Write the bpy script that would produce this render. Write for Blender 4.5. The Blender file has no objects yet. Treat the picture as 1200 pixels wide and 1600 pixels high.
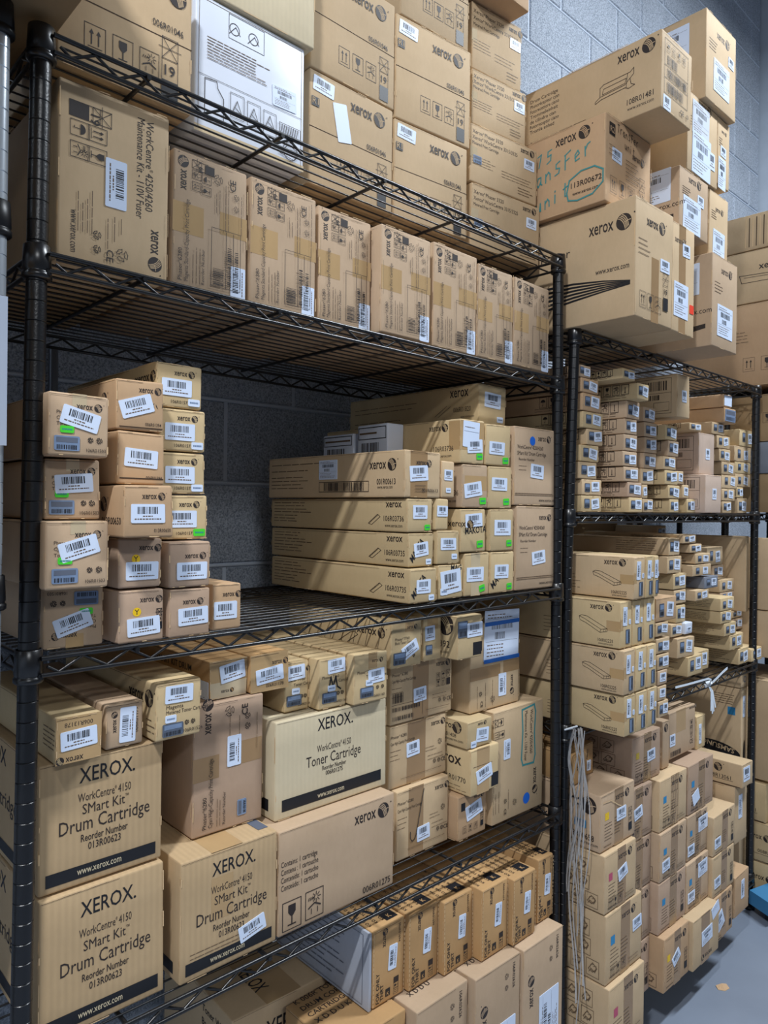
import bpy, math, random
from mathutils import Vector, Matrix

# ------------------------------------------------------------------ camera, world, light, exposure
SC = bpy.context.scene
COL = SC.collection
PI = math.pi
CAM_POS = (-0.3062, -0.9849, 1.40)
CAM_YAW, CAM_PITCH, CAM_ROLL, CAM_F = 0.7524, -0.0056, 0.0119, 1139.23   # focal length in pixels of 1200x1600


def setup_camera():
    cy, sy = math.cos(CAM_YAW), math.sin(CAM_YAW)
    cp, sp = math.cos(CAM_PITCH), math.sin(CAM_PITCH)
    F = Vector((sy * cp, cy * cp, sp))
    R0 = Vector((cy, -sy, 0))
    U0 = R0.cross(F)
    c, s = math.cos(CAM_ROLL), math.sin(CAM_ROLL)
    R = c * R0 + s * U0
    U = -s * R0 + c * U0
    cd = bpy.data.cameras.new('camera')
    cam = bpy.data.objects.new('camera', cd)
    COL.objects.link(cam)
    m = Matrix((R, U, -F)).transposed().to_4x4()
    m.translation = Vector(CAM_POS)
    cam.matrix_world = m
    cd.sensor_fit = 'VERTICAL'
    cd.sensor_height = 32.0
    cd.lens = CAM_F / 1600.0 * 32.0
    cd.clip_start = 0.02
    SC.camera = cam


setup_camera()
SC.view_settings.view_transform = 'Standard'
SC.view_settings.look = 'None'
SC.view_settings.gamma = 1.0
SC.view_settings.exposure = 0
SC.view_settings.use_curve_mapping = False

world = bpy.data.worlds.new('world')
SC.world = world
world.use_nodes = True
bg = world.node_tree.nodes['Background']
bg.inputs['Color'].default_value = (0.74, 0.84, 1.0, 1)
bg.inputs['Strength'].default_value = 0.13


def tube(name, loc, rot, sx, sy, power, colr):
    ld = bpy.data.lights.new(name, 'AREA')
    ld.shape = 'RECTANGLE'
    ld.size, ld.size_y = sx, sy
    ld.energy = power
    ld.color = colr
    o = bpy.data.objects.new(name, ld)
    COL.objects.link(o)
    o.location = loc
    o.rotation_euler = rot
    return o


# three ceiling strip lamps over the aisle in front of the racks
tube('aisle_lamp_near', (-1.15, -1.15, 3.60), (0, 0, 0), 0.36, 0.08, 90, (0.95, 0.97, 1.0))
tube('aisle_lamp_far', (2.6, -1.2, 4.0), (0, 0, 0), 1.2, 0.14, 135, (0.86, 0.93, 1.0))
tube('cross_aisle_lamp', (-1.0, -3.9, 3.6), (math.radians(35), 0, 0), 1.2, 0.3, 40, (0.94, 0.97, 1.0))

# ------------------------------------------------------------------ materials
MATS = {}


def srgb(r, g, b):
    f = lambda c: (c / 255 / 12.92) if c / 255 <= 0.04045 else ((c / 255 + 0.055) / 1.055) ** 2.4
    return (f(r), f(g), f(b), 1)


def basic(name, col, rough=0.6, metal=0.0, spec=0.5, vary=0.0, scale=30, bump=0.0, bscale=200):
    m = bpy.data.materials.new(name)
    m.use_nodes = True
    nt = m.node_tree
    b = nt.nodes['Principled BSDF']
    b.inputs['Base Color'].default_value = col
    b.inputs['Roughness'].default_value = rough
    b.inputs['Metallic'].default_value = metal
    b.inputs['Specular IOR Level'].default_value = spec
    tc = nt.nodes.new('ShaderNodeTexCoord')
    if vary:
        n = nt.nodes.new('ShaderNodeTexNoise')
        n.inputs['Scale'].default_value = scale
        n.inputs['Detail'].default_value = 5
        nt.links.new(tc.outputs['Object'], n.inputs['Vector'])
        mx = nt.nodes.new('ShaderNodeMix')
        mx.data_type = 'RGBA'
        mx.inputs[6].default_value = tuple(c * (1 - vary) for c in col[:3]) + (1,)
        mx.inputs[7].default_value = tuple(min(1, c * (1 + vary)) for c in col[:3]) + (1,)
        nt.links.new(n.outputs['Fac'], mx.inputs[0])
        nt.links.new(mx.outputs[2], b.inputs['Base Color'])
    if bump:
        n2 = nt.nodes.new('ShaderNodeTexNoise')
        n2.inputs['Scale'].default_value = bscale
        n2.inputs['Detail'].default_value = 3
        nt.links.new(tc.outputs['Object'], n2.inputs['Vector'])
        bp = nt.nodes.new('ShaderNodeBump')
        bp.inputs['Strength'].default_value = bump
        bp.inputs['Distance'].default_value = 0.002
        nt.links.new(n2.outputs['Fac'], bp.inputs['Height'])
        nt.links.new(bp.outputs['Normal'], b.inputs['Normal'])
    MATS[name] = m
    return m


def board(name, col, flute=0.0, flute_axis='X'):
    """corrugated board: soft fibre mottling, slight wear and optional faint fluting lines"""
    m = basic(name, col, rough=0.72, spec=0.25)
    nt = m.node_tree
    b = nt.nodes['Principled BSDF']
    tc = nt.nodes.new('ShaderNodeTexCoord')
    info = nt.nodes.new('ShaderNodeObjectInfo')
    add = nt.nodes.new('ShaderNodeVectorMath')
    add.operation = 'ADD'
    mul = nt.nodes.new('ShaderNodeMath')
    mul.operation = 'MULTIPLY'
    mul.inputs[1].default_value = 37.0
    nt.links.new(info.outputs['Random'], mul.inputs[0])
    nt.links.new(tc.outputs['Object'], add.inputs[0])
    nt.links.new(mul.outputs[0], add.inputs[1])
    n = nt.nodes.new('ShaderNodeTexNoise')
    n.inputs['Scale'].default_value = 9
    n.inputs['Detail'].default_value = 6
    n.inputs['Roughness'].default_value = 0.6
    nt.links.new(add.outputs[0], n.inputs['Vector'])
    mp = nt.nodes.new('ShaderNodeMapping')
    mp.inputs['Scale'].default_value = (150, 150, 60)
    nt.links.new(add.outputs[0], mp.inputs['Vector'])
    n2 = nt.nodes.new('ShaderNodeTexNoise')
    n2.inputs['Scale'].default_value = 1
    n2.inputs['Detail'].default_value = 2
    nt.links.new(mp.outputs[0], n2.inputs['Vector'])
    mx = nt.nodes.new('ShaderNodeMix')
    mx.data_type = 'RGBA'
    mx.inputs[6].default_value = (col[0] * 0.86, col[1] * 0.85, col[2] * 0.82, 1)
    mx.inputs[7].default_value = (min(1, col[0] * 1.12), min(1, col[1] * 1.13), min(1, col[2] * 1.15), 1)
    nt.links.new(n.outputs['Fac'], mx.inputs[0])
    mx2 = nt.nodes.new('ShaderNodeMix')
    mx2.data_type = 'RGBA'
    mx2.blend_type = 'MULTIPLY'
    mx2.inputs[0].default_value = 0.12
    ramp = nt.nodes.new('ShaderNodeValToRGB')
    ramp.color_ramp.elements[0].position = 0.3
    ramp.color_ramp.elements[0].color = (0.72, 0.72, 0.72, 1)
    ramp.color_ramp.elements[1].position = 0.7
    nt.links.new(n2.outputs['Fac'], ramp.inputs[0])
    nt.links.new(mx.outputs[2], mx2.inputs[6])
    nt.links.new(ramp.outputs[0], mx2.inputs[7])
    hsv = nt.nodes.new('ShaderNodeHueSaturation')
    mr = nt.nodes.new('ShaderNodeMapRange')
    mr.inputs[3].default_value = 0.90
    mr.inputs[4].default_value = 1.08
    nt.links.new(info.outputs['Random'], mr.inputs[0])
    nt.links.new(mr.outputs[0], hsv.inputs['Value'])
    nt.links.new(mx2.outputs[2], hsv.inputs['Color'])
    last = hsv.outputs[0]
    w = nt.nodes.new('ShaderNodeTexWave')
    w.bands_direction = flute_axis
    w.inputs['Scale'].default_value = 34
    w.inputs['Distortion'].default_value = 0.4
    nt.links.new(tc.outputs['Object'], w.inputs['Vector'])
    if flute:
        mx3 = nt.nodes.new('ShaderNodeMix')
        mx3.data_type = 'RGBA'
        mx3.blend_type = 'MULTIPLY'
        mx3.inputs[0].default_value = flute
        nt.links.new(last, mx3.inputs[6])
        nt.links.new(w.outputs['Color'], mx3.inputs[7])
        last = mx3.outputs[2]
    nt.links.new(last, b.inputs['Base Color'])
    bp = nt.nodes.new('ShaderNodeBump')
    bp.inputs['Strength'].default_value = 0.35
    bp.inputs['Distance'].default_value = 0.003
    nt.links.new(n.outputs['Fac'], bp.inputs['Height'])
    nt.links.new(bp.outputs['Normal'], b.inputs['Normal'])
    return m


board('kraft', srgb(200, 174, 139))
board('tan', srgb(190, 164, 136))
board('mauve', srgb(196, 174, 158))
board('pink', srgb(184, 157, 134))
board('yellowkraft', srgb(202, 178, 137))
board('amber', srgb(188, 150, 104))
board('orange', srgb(196, 163, 128))
board('cream', srgb(210, 196, 166), flute=0.03)
board('fluted', srgb(196, 168, 130), flute=0.07)
board('shaded_white', srgb(176, 182, 194))  # white board greyed, with the shelf's shade put into its colour
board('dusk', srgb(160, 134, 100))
basic('ink', srgb(44, 36, 34), 0.6)
basic('inksoft', srgb(104, 84, 64), 0.6)
basic('inkblack', srgb(26, 27, 32), 0.5)
basic('edge', srgb(214, 184, 142), 0.8)
basic('seam', srgb(62, 46, 34), 0.9)
basic('white', srgb(216, 230, 252), 0.35, vary=0.03)
basic('pouch', srgb(218, 226, 240), 0.15, vary=0.06, scale=25)
basic('bluegrey', srgb(120, 140, 170), 0.35, vary=0.25, scale=90)
basic('holo', srgb(96, 106, 122), 0.25, metal=0.2, vary=0.35, scale=160)
basic('green', srgb(72, 212, 52), 0.5)
basic('yellow', srgb(238, 196, 30), 0.5)
basic('yellowsoft', srgb(190, 164, 62), 0.6)
basic('blue', srgb(28, 108, 216), 0.5)
basic('cyan', srgb(48, 138, 190), 0.6)
basic('magenta', srgb(190, 84, 112), 0.6)
basic('teal', srgb(62, 140, 142), 0.5)
basic('red', srgb(236, 66, 40), 0.5)
basic('tape', srgb(184, 153, 110), 0.22, spec=0.6, vary=0.12, scale=18)
basic('tapedark', srgb(158, 128, 92), 0.25, spec=0.6, vary=0.12, scale=18)
basic('cleartape', srgb(200, 182, 150), 0.08, spec=0.9, vary=0.08, scale=40)
basic('bluetape', srgb(24, 98, 182), 0.5)
basic('black_paint', srgb(16, 17, 20), 0.32, spec=0.6, bump=0.15, bscale=400)
basic('black_wire', srgb(20, 20, 22), 0.30, spec=0.7)
basic('chrome', srgb(206, 214, 222), 0.22, metal=0.55)
basic('black_plastic', srgb(18, 19, 22), 0.4)
basic('white_board', srgb(214, 222, 236), 0.4, vary=0.05, scale=12)
basic('slate_print', srgb(92, 100, 116), 0.6)  # slate grey ink for printing and stickers
basic('strap', srgb(226, 236, 246), 0.35)
basic('film', srgb(184, 182, 180), 0.25, vary=0.3, scale=60)
basic('blue_plastic', srgb(64, 130, 176), 0.4)
basic('greybin', srgb(120, 126, 138), 0.5)
basic('conduit_metal', srgb(120, 124, 130), 0.35, metal=0.7)


def block_material():
    m = basic('painted_block', srgb(126, 140, 160), 0.75)
    nt = m.node_tree
    b = nt.nodes['Principled BSDF']
    tc = nt.nodes.new('ShaderNodeTexCoord')
    n = nt.nodes.new('ShaderNodeTexNoise')
    n.inputs['Scale'].default_value = 230
    n.inputs['Detail'].default_value = 4
    n.inputs['Roughness'].default_value = 0.7
    nt.links.new(tc.outputs['Object'], n.inputs['Vector'])
    n1 = nt.nodes.new('ShaderNodeTexNoise')
    n1.inputs['Scale'].default_value = 3
    nt.links.new(tc.outputs['Object'], n1.inputs['Vector'])
    r = nt.nodes.new('ShaderNodeValToRGB')
    r.color_ramp.elements[0].position = 0.34
    r.color_ramp.elements[0].color = srgb(122, 134, 152)
    r.color_ramp.elements[1].position = 0.60
    r.color_ramp.elements[1].color = srgb(212, 222, 236)
    nt.links.new(n.outputs['Fac'], r.inputs[0])
    mx = nt.nodes.new('ShaderNodeMix')
    mx.data_type = 'RGBA'
    mx.blend_type = 'MULTIPLY'
    mx.inputs[0].default_value = 0.35
    nt.links.new(r.outputs[0], mx.inputs[6])
    nt.links.new(n1.outputs['Fac'], mx.inputs[7])
    nt.links.new(mx.outputs[2], b.inputs['Base Color'])
    bp = nt.nodes.new('ShaderNodeBump')
    bp.inputs['Strength'].default_value = 0.9
    bp.inputs['Distance'].default_value = 0.004
    nt.links.new(n.outputs['Fac'], bp.inputs['Height'])
    nt.links.new(bp.outputs['Normal'], b.inputs['Normal'])


block_material()
basic('mortar', srgb(200, 211, 226), 0.6, vary=0.12, scale=30, bump=0.3, bscale=60)
basic('painted_floor', srgb(128, 138, 154), 0.38, vary=0.16, scale=5, bump=0.1, bscale=60)
basic('plaster', srgb(176, 186, 198), 0.8, vary=0.1, scale=14, bump=0.4, bscale=60)
basic('ceiling_paint', srgb(170, 176, 184), 0.8)


# ------------------------------------------------------------------ mesh helper
class MB:
    def __init__(self):
        self.v, self.f, self.m, self.s = [], [], [], []

    def quad(self, pts, mat, smooth=False):
        b = len(self.v)
        self.v += [tuple(p) for p in pts]
        self.f.append(tuple(range(b, b + len(pts))))
        self.m.append(mat)
        self.s.append(smooth)

    def mesh(self, verts, faces, mat, smooth=False):
        b = len(self.v)
        self.v += [tuple(p) for p in verts]
        for f in faces:
            self.f.append(tuple(b + i for i in f))
            self.m.append(mat)
            self.s.append(smooth)

    def box(self, x0, x1, y0, y1, z0, z1, mat):
        v = [(x, y, z) for x in (x0, x1) for y in (y0, y1) for z in (z0, z1)]
        self.mesh(v, [(0, 1, 3, 2), (4, 6, 7, 5), (0, 4, 5, 1), (2, 3, 7, 6), (0, 2, 6, 4), (1, 5, 7, 3)], mat)

    def rod(self, a, b, r, mat, n=8, cap=True):
        a, b = Vector(a), Vector(b)
        d = (b - a)
        if d.length < 1e-6:
            return
        d.normalize()
        u = d.cross(Vector((0, 0, 1)))
        if u.length < 0.05:
            u = d.cross(Vector((0, 1, 0)))
        u.normalize()
        w = d.cross(u)
        vs = []
        for p in (a, b):
            for i in range(n):
                t = 2 * PI * i / n
                vs.append(p + r * (math.cos(t) * u + math.sin(t) * w))
        fs = [(i, (i + 1) % n, n + (i + 1) % n, n + i) for i in range(n)]
        self.mesh(vs, fs, mat, True)
        if cap:
            self.mesh(vs[:n], [tuple(reversed(range(n)))], mat)
            self.mesh(vs[n:], [tuple(range(n))], mat)

    def path(self, pts, r, mat, n=6):
        for a, b in zip(pts[:-1], pts[1:]):
            self.rod(a, b, r, mat, n)

    def lathe(self, prof, c, mat, n=24, lean=None):
        vs = []
        for (r, z) in prof:
            ox, oy = lean(z) if lean else (0, 0)
            for i in range(n):
                t = 2 * PI * i / n
                vs.append((c[0] + ox + r * math.cos(t), c[1] + oy + r * math.sin(t), z))
        fs = []
        for k in range(len(prof) - 1):
            for i in range(n):
                fs.append((k * n + i, k * n + (i + 1) % n, (k + 1) * n + (i + 1) % n, (k + 1) * n + i))
        self.mesh(vs, fs, mat, True)

    def build(self, name, parent=None, loc=None, warp=None):
        me = bpy.data.meshes.new(name)
        vs = [warp(p) for p in self.v] if warp else self.v
        me.from_pydata(vs, [], self.f)
        names = []
        for k in self.m:
            if k not in names:
                names.append(k)
        for k in names:
            me.materials.append(MATS[k])
        me.polygons.foreach_set('material_index', [names.index(k) for k in self.m])
        me.polygons.foreach_set('use_smooth', self.s)
        me.update()
        o = bpy.data.objects.new(name, me)
        COL.objects.link(o)
        if loc:
            o.location = loc
        if parent:
            o.parent = parent
        return o


def tag(o, label=None, cat=None, group=None, kind=None):
    if label:
        o['label'] = label
    if cat:
        o['category'] = cat
    if group:
        o['group'] = group
    if kind:
        o['kind'] = kind
    return o


# ------------------------------------------------------------------ lettering
GLY = {}


def glyphs(s, bold=0.0, res=2):
    key = (s, bold, res)
    if key in GLY:
        return GLY[key]
    for sup in ('\u00ae', '\u2122'):
        if sup in s and len(s) > 1:
            # registered / trade mark signs sit small and high
            V, F_, X = [], [], 0.0
            a, b = s.split(sup, 1)
            for part, k, dy in ((a, 1.0, 0), (sup, 0.42, 0.38), (b.strip(), 1.0, 0)):
                if not part:
                    continue
                v, f, L = glyphs(part, bold, res)
                n = len(V)
                V += [(x * k + X, y * k + dy) for x, y in v]
                F_ += [tuple(n + i for i in q) for q in f]
                X += L * k + (0.03 if part != sup else (0.20 if b.startswith(' ') else 0.04))
            GLY[key] = (V, F_, X)
            return GLY[key]
    cu = bpy.data.curves.new('lettering', 'FONT')
    cu.body = s
    cu.size = 1.0
    cu.resolution_u = res
    cu.offset = bold
    cu.fill_mode = 'FRONT'
    ob = bpy.data.objects.new('lettering', cu)
    COL.objects.link(ob)
    dg = bpy.context.evaluated_depsgraph_get()
    dg.update()
    me = bpy.data.meshes.new_from_object(ob.evaluated_get(dg))
    vs = [(v.co.x, v.co.y) for v in me.vertices]
    fs = [tuple(p.vertices) for p in me.polygons]
    # make sure every face looks up (+z)
    out = []
    for f in fs:
        a = 0
        for i in range(len(f)):
            x0, y0 = vs[f[i]]
            x1, y1 = vs[f[(i + 1) % len(f)]]
            a += x0 * y1 - x1 * y0
        out.append(f if a > 0 else tuple(reversed(f)))
    x0 = min((v[0] for v in vs), default=0)
    x1 = max((v[0] for v in vs), default=0)
    bpy.data.objects.remove(ob)
    bpy.data.curves.remove(cu)
    bpy.data.meshes.remove(me)
    GLY[key] = ([(x - x0, y) for x, y in vs], out, x1 - x0)
    return GLY[key]


# ------------------------------------------------------------------ cartons
TABLE = {'T1':(0.0403,0.0450,2.0000,0.2031,0.3400,0.2012,0),
'T2':(0.2622,0.0750,2.0000,0.2188,0.3300,0.2211,0),
'A1':(0.5086,0.1000,2.0000,0.2144,0.3400,0.2132,0),
'B1':(0.7249,0.1000,2.0000,0.2124,0.3400,0.2013,-5),
'C1':(0.9690,0.1000,2.0000,0.2361,0.2000,0.1460,-6),
'A2':(0.5085,0.1000,2.2144,0.2183,0.3400,0.2138,0),
'B2':(0.7267,0.1000,2.2025,0.2162,0.3400,0.2150,-5),
'B3':(0.7376,0.1000,2.4186,0.2030,0.3400,0.2097,-4),
'C2':(0.9639,0.1000,2.1472,0.2283,0.2000,0.1349,-6),
'C3':(0.9738,0.1050,2.2833,0.1813,0.2000,0.1282,-6),
'C4':(0.9773,0.1100,2.4127,0.1659,0.2000,0.1558,-6),
'F':(0.0282,0.0000,1.7200,0.1558,0.4000,0.2375,0),
'M1':(0.1890,-0.0000,1.7200,0.1270,0.3600,0.2008,0),
'M2':(0.3204,-0.0000,1.7200,0.1324,0.3600,0.2009,0),
'M3':(0.4634,0.0100,1.7200,0.1227,0.3600,0.2002,0),
'M4':(0.5913,-0.0120,1.7200,0.1321,0.3600,0.1988,0),
'M5':(0.7404,0.0000,1.7200,0.1351,0.3600,0.2066,0),
'M6':(0.8786,-0.0000,1.7200,0.1216,0.3600,0.1974,0),
'M7':(1.0031,0.0000,1.7200,0.1348,0.3600,0.1961,0),
'P1':(0.0236,0.0229,1.2060,0.0811,0.3600,0.0837,0),
'P2':(0.0075,-0.0300,1.2909,0.0813,0.3600,0.0878,0),
'P3':(0.0154,0.0000,1.3799,0.0743,0.3600,0.0805,0),
'P4':(0.0095,-0.0300,1.4616,0.0793,0.3600,0.0820,0),
'Q1':(0.1147,-0.0000,1.2060,0.0692,0.3600,0.0761,0),
'Q2':(0.1126,0.0000,1.2833,0.0663,0.3600,0.0714,0),
'Q3':(0.1013,-0.0450,1.3559,0.0727,0.3600,0.0719,0),
'Q4':(0.1102,0.0000,1.4289,0.0716,0.3600,0.0746,0),
'Q5':(0.1081,-0.0000,1.5048,0.0723,0.3600,0.0715,0),
'K1':(0.1897,0.0000,1.2060,0.0683,0.3600,0.0719,0),
'K2':(0.1894,-0.0000,1.2791,0.0681,0.3600,0.0685,0),
'G1':(0.1909,0.0300,1.3488,0.0775,0.3600,0.0677,0),
'G2':(0.1872,0.0300,1.4178,0.0771,0.3600,0.0630,0),
'G3':(0.1855,0.0300,1.4820,0.0775,0.3600,0.0638,0),
'G4':(0.1805,0.0300,1.5471,0.0768,0.3600,0.0669,0),
'R1':(0.2726,0.0200,1.2060,0.0531,0.3600,0.0734,0),
'L1':(0.6721,-0.0136,1.2180,0.0759,0.4600,0.0672,0),
'L2':(0.6812,0.0000,1.2864,0.0720,0.4600,0.0660,0),
'L3':(0.6783,-0.0000,1.3536,0.0700,0.4600,0.0660,0),
'L4':(0.6700,0.0000,1.4208,0.1001,0.4600,0.0918,0),
'N1':(0.7663,0.0000,1.2180,0.0773,0.4400,0.0693,0),
'N2':(0.7621,0.0000,1.2885,0.0671,0.4400,0.0677,0),
'N3':(0.7571,-0.0000,1.3575,0.0384,0.4400,0.0636,0),
'N4':(0.7735,0.0000,1.4223,0.0400,0.4400,0.0748,0),
'O1':(0.8471,0.0000,1.2180,0.0814,0.4400,0.0909,0),
'O2':(0.8312,0.0000,1.3101,0.0835,0.4400,0.0913,0),
'O3':(0.8355,0.0000,1.4026,0.0839,0.4400,0.0909,0),
'O4':(0.8277,0.0000,1.4947,0.0791,0.4400,0.0927,0),
'O5':(0.9457,0.0500,1.5886,0.0986,0.4400,0.0916,0),
'T5':(0.9311,0.0000,1.2180,0.0856,0.4400,0.0901,0),
'T6':(0.9270,-0.0000,1.3093,0.0842,0.4400,0.0915,0),
'T7':(0.9204,0.0000,1.4020,0.0819,0.4400,0.0915,0),
'T8':(0.9103,0.0000,1.4947,0.0877,0.4400,0.0896,0),
'V1':(1.0216,0.0000,1.2180,0.1542,0.3800,0.1907,0),
'V2':(1.0129,0.0000,1.4099,0.1598,0.3800,0.1777,0),
'D1':(0.0155,0.0084,0.6880,0.1780,0.4000,0.1922,0),
'D2':(0.0176,0.0160,0.8814,0.1741,0.4000,0.1755,0),
'D3':(0.2108,-0.0010,0.6880,0.1759,0.4000,0.1837,0),
'D4':(0.3897,0.0011,0.6880,0.2653,0.3800,0.1752,0),
'D5':(0.4043,0.0365,0.8644,0.2612,0.3800,0.1704,0),
'D6':(0.2593,0.0518,0.8729,0.1322,0.3400,0.2116,0),
'E1':(0.0313,-0.0037,1.0581,0.0623,0.3400,0.0634,0),
'E2':(0.1029,0.0133,1.0581,0.0585,0.3400,0.0631,0),
'E3':(0.1713,0.0000,1.0581,0.0744,0.3600,0.0859,0),
'E4':(0.2926,0.0623,1.0857,0.0724,0.3400,0.0630,0),
'E5':(0.3648,0.0537,1.0857,0.0782,0.3400,0.0653,0),
'E6':(0.4440,0.0665,1.0360,0.0556,0.3400,0.0899,0),
'E7':(0.5000,0.0407,1.0360,0.0650,0.3400,0.0915,0),
'E8':(0.5660,0.0228,1.0360,0.0872,0.3400,0.0938,0),
'H3':(0.9901,0.0325,0.6880,0.1939,0.3400,0.2571,0),
'H6':(0.8747,0.0329,0.6880,0.0954,0.3400,0.0957,0),
'H5':(0.8910,0.0145,0.7849,0.0981,0.3600,0.0996,0),
'H4':(0.8853,0.0202,0.8857,0.0852,0.3000,0.0596,0),
'H2':(0.9318,0.0534,0.9463,0.1810,0.3400,0.2004,0),
'G5a':(0.7131,0.0570,0.6880,0.1578,0.3400,0.1414,0),
'G4a':(0.7035,0.0701,0.8306,0.1719,0.3400,0.1300,0),
'G3a':(0.7012,0.0669,0.9618,0.1880,0.3400,0.1244,0),
'G1a':(0.6664,0.0300,1.0873,0.0868,0.3400,0.0938,0),
'G2a':(0.7669,0.0400,1.0873,0.0554,0.3400,0.0919,0),
'H1':(0.8293,0.0000,1.0873,0.0792,0.3400,0.0907,0),
'b3':(0.9790,-0.0650,0.1200,0.1520,0.3400,0.3380,0),
'a1':(0.6128,0.0126,0.4600,0.0846,0.3800,0.1475,0),
'a2':(0.6984,0.0031,0.4600,0.0856,0.3800,0.1493,0),
'a3':(0.7850,-0.0102,0.4600,0.0919,0.3800,0.1481,0),
'a4':(0.8778,-0.0329,0.4600,0.0893,0.3800,0.1488,0),
'a5':(0.9708,-0.0427,0.4600,0.0835,0.3800,0.1447,0),
'a6':(1.0809,-0.0285,0.4600,0.0620,0.3800,0.1454,0),
'x1':(0.4050,0.1650,0.1200,0.2450,0.3000,0.3390,-3),
'w1':(1.2223,-0.1680,1.8400,0.1851,0.5000,0.2733,0),
'w2':(1.4084,-0.1650,1.8400,0.1258,0.4500,0.2696,0),
'w3':(1.6377,-0.1650,1.8400,0.1686,0.4500,0.2480,0),
'w4':(1.2051,-0.1000,2.1145,0.2207,0.4500,0.2037,0),
'w5':(1.2774,-0.1963,2.3194,0.1562,0.5500,0.1768,0),
'w9':(1.4759,-0.1500,2.1108,0.1687,0.4000,0.1584,0),
'w7':(1.5149,-0.1500,2.2704,0.1812,0.4000,0.2025,0),
'w10':(1.6627,-0.1450,2.0892,0.1249,0.4500,0.1802,0),
'w8':(1.6971,-0.1500,2.2904,0.0794,0.4000,0.1823,0),
'w6':(1.5828,-0.1650,2.4739,0.1927,0.4000,0.2322,0),
'm0b':(1.2384,-0.0920,0.5926,0.1625,0.3300,0.1371,0),
'm0c':(1.2403,-0.1030,0.4507,0.1534,0.3300,0.1407,0),
'm0d':(1.2446,-0.1060,0.2837,0.1741,0.3300,0.1658,0),
'm0e':(1.2429,-0.1180,0.1200,0.1736,0.3300,0.1625,0),
'm1e':(1.4175,-0.0600,0.1200,0.1395,0.4000,0.1450,0),
'm1d':(1.4197,-0.0600,0.2670,0.1373,0.4000,0.1380,0),
'm1c':(1.4197,-0.0600,0.4070,0.1373,0.4000,0.1330,0),
'm1b':(1.4050,-0.0600,0.5420,0.1520,0.4000,0.1370,0),
'm0a':(1.4590,-0.0531,0.6802,0.1584,0.4000,0.1297,0),
'm2d':(1.5588,-0.0988,0.1200,0.1468,0.4000,0.1461,0),
'm2c':(1.5583,-0.0817,0.2673,0.1623,0.4000,0.1383,0),
'm2b':(1.5603,-0.0822,0.4068,0.1608,0.4000,0.1315,0),
'm2a':(1.5624,-0.0775,0.5395,0.1670,0.4000,0.1397,0),
'm3d':(1.7066,-0.1106,0.1200,0.1735,0.4000,0.1406,0),
'm3c':(1.7294,-0.0785,0.2618,0.1507,0.4000,0.1378,0),
'm3b':(1.7460,-0.0717,0.4008,0.1368,0.4000,0.1278,0),
'm3a':(1.7524,-0.0697,0.5297,0.1719,0.4000,0.1427,0),
'm4c':(1.8811,-0.0933,0.1200,0.1411,0.4000,0.1306,0),
'm4b':(1.8811,-0.0881,0.2518,0.1597,0.4000,0.1230,0),
'm4a':(1.8838,-0.0882,0.3761,0.1620,0.4000,0.1188,0),
'k1_0':(1.2848,0.0000,1.3960,0.0952,0.3000,0.0413,0),
'k1_1':(1.2863,-0.0000,1.4385,0.0926,0.3000,0.0390,0),
'k1_2':(1.2730,0.0000,1.4787,0.0824,0.3000,0.0423,0),
'k1_3':(1.2793,0.0000,1.5221,0.0844,0.3000,0.0418,0),
'k1_4':(1.3079,0.0000,1.5652,0.0757,0.3000,0.0399,0),
'k1_5':(1.2870,0.0000,1.6062,0.0955,0.3000,0.0412,0),
'k1_6':(1.2835,0.0000,1.6486,0.0874,0.3000,0.0438,0),
'k1_7':(1.2776,0.0000,1.6937,0.0817,0.3000,0.0354,0),
'k1_8':(1.2655,0.0000,1.7303,0.0569,0.3000,0.0304,0),
'k2_0':(1.4673,-0.0300,1.3960,0.0710,0.3600,0.0393,0),
'k2_1':(1.4577,-0.0300,1.4365,0.0765,0.3600,0.0389,0),
'k2_2':(1.4371,-0.0300,1.4766,0.0782,0.3600,0.0387,0),
'k2_3':(1.4305,-0.0300,1.5165,0.0750,0.3600,0.0389,0),
'k2_4':(1.4349,-0.0300,1.5566,0.0712,0.3600,0.0429,0),
'k2_5':(1.4392,-0.0300,1.6007,0.0638,0.3600,0.0402,0),
'k2_6':(1.4464,-0.0300,1.6422,0.0701,0.3600,0.0452,0),
'k2_7':(1.4451,-0.0600,1.6885,0.0617,0.3600,0.0414,0),
'k2_8':(1.3702,-0.0600,1.7311,0.0637,0.3600,0.0262,0),
'k3_0':(1.5978,-0.0000,1.3960,0.0611,0.3300,0.0379,0),
'k3_1':(1.5935,0.0000,1.4351,0.0326,0.3300,0.0385,0),
'k3_2':(1.5863,-0.0000,1.4747,0.0735,0.3300,0.0433,0),
'k3_3':(1.5985,0.0000,1.5192,0.0749,0.3300,0.0427,0),
'k3_4':(1.6053,-0.0000,1.5632,0.0713,0.3300,0.0436,0),
'k3_5':(1.6009,-0.0000,1.6079,0.0743,0.3300,0.0404,0),
'k3_6':(1.5948,0.0000,1.6495,0.0695,0.3300,0.0406,0),
'k4_0':(1.7177,-0.0200,1.3960,0.0564,0.3400,0.0393,0),
'k4_1':(1.7064,-0.0200,1.4365,0.0734,0.3400,0.0387,0),
'k4_2':(1.6867,-0.0200,1.4764,0.0814,0.3400,0.0410,0),
'k4_3':(1.6744,-0.0200,1.5186,0.0787,0.3400,0.0379,0),
'k4_4':(1.7027,-0.0200,1.5577,0.0664,0.3400,0.0450,0),
'k4_5':(1.6849,-0.0200,1.6039,0.0724,0.3400,0.0418,0),
'kb':(1.7129,-0.0400,1.6695,0.0813,0.4000,0.1230,0),
'k5_0':(1.8726,-0.0000,1.3960,0.0568,0.3400,0.0426,0),
'k5_1':(1.8420,-0.0000,1.4398,0.0423,0.3400,0.0404,0),
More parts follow.
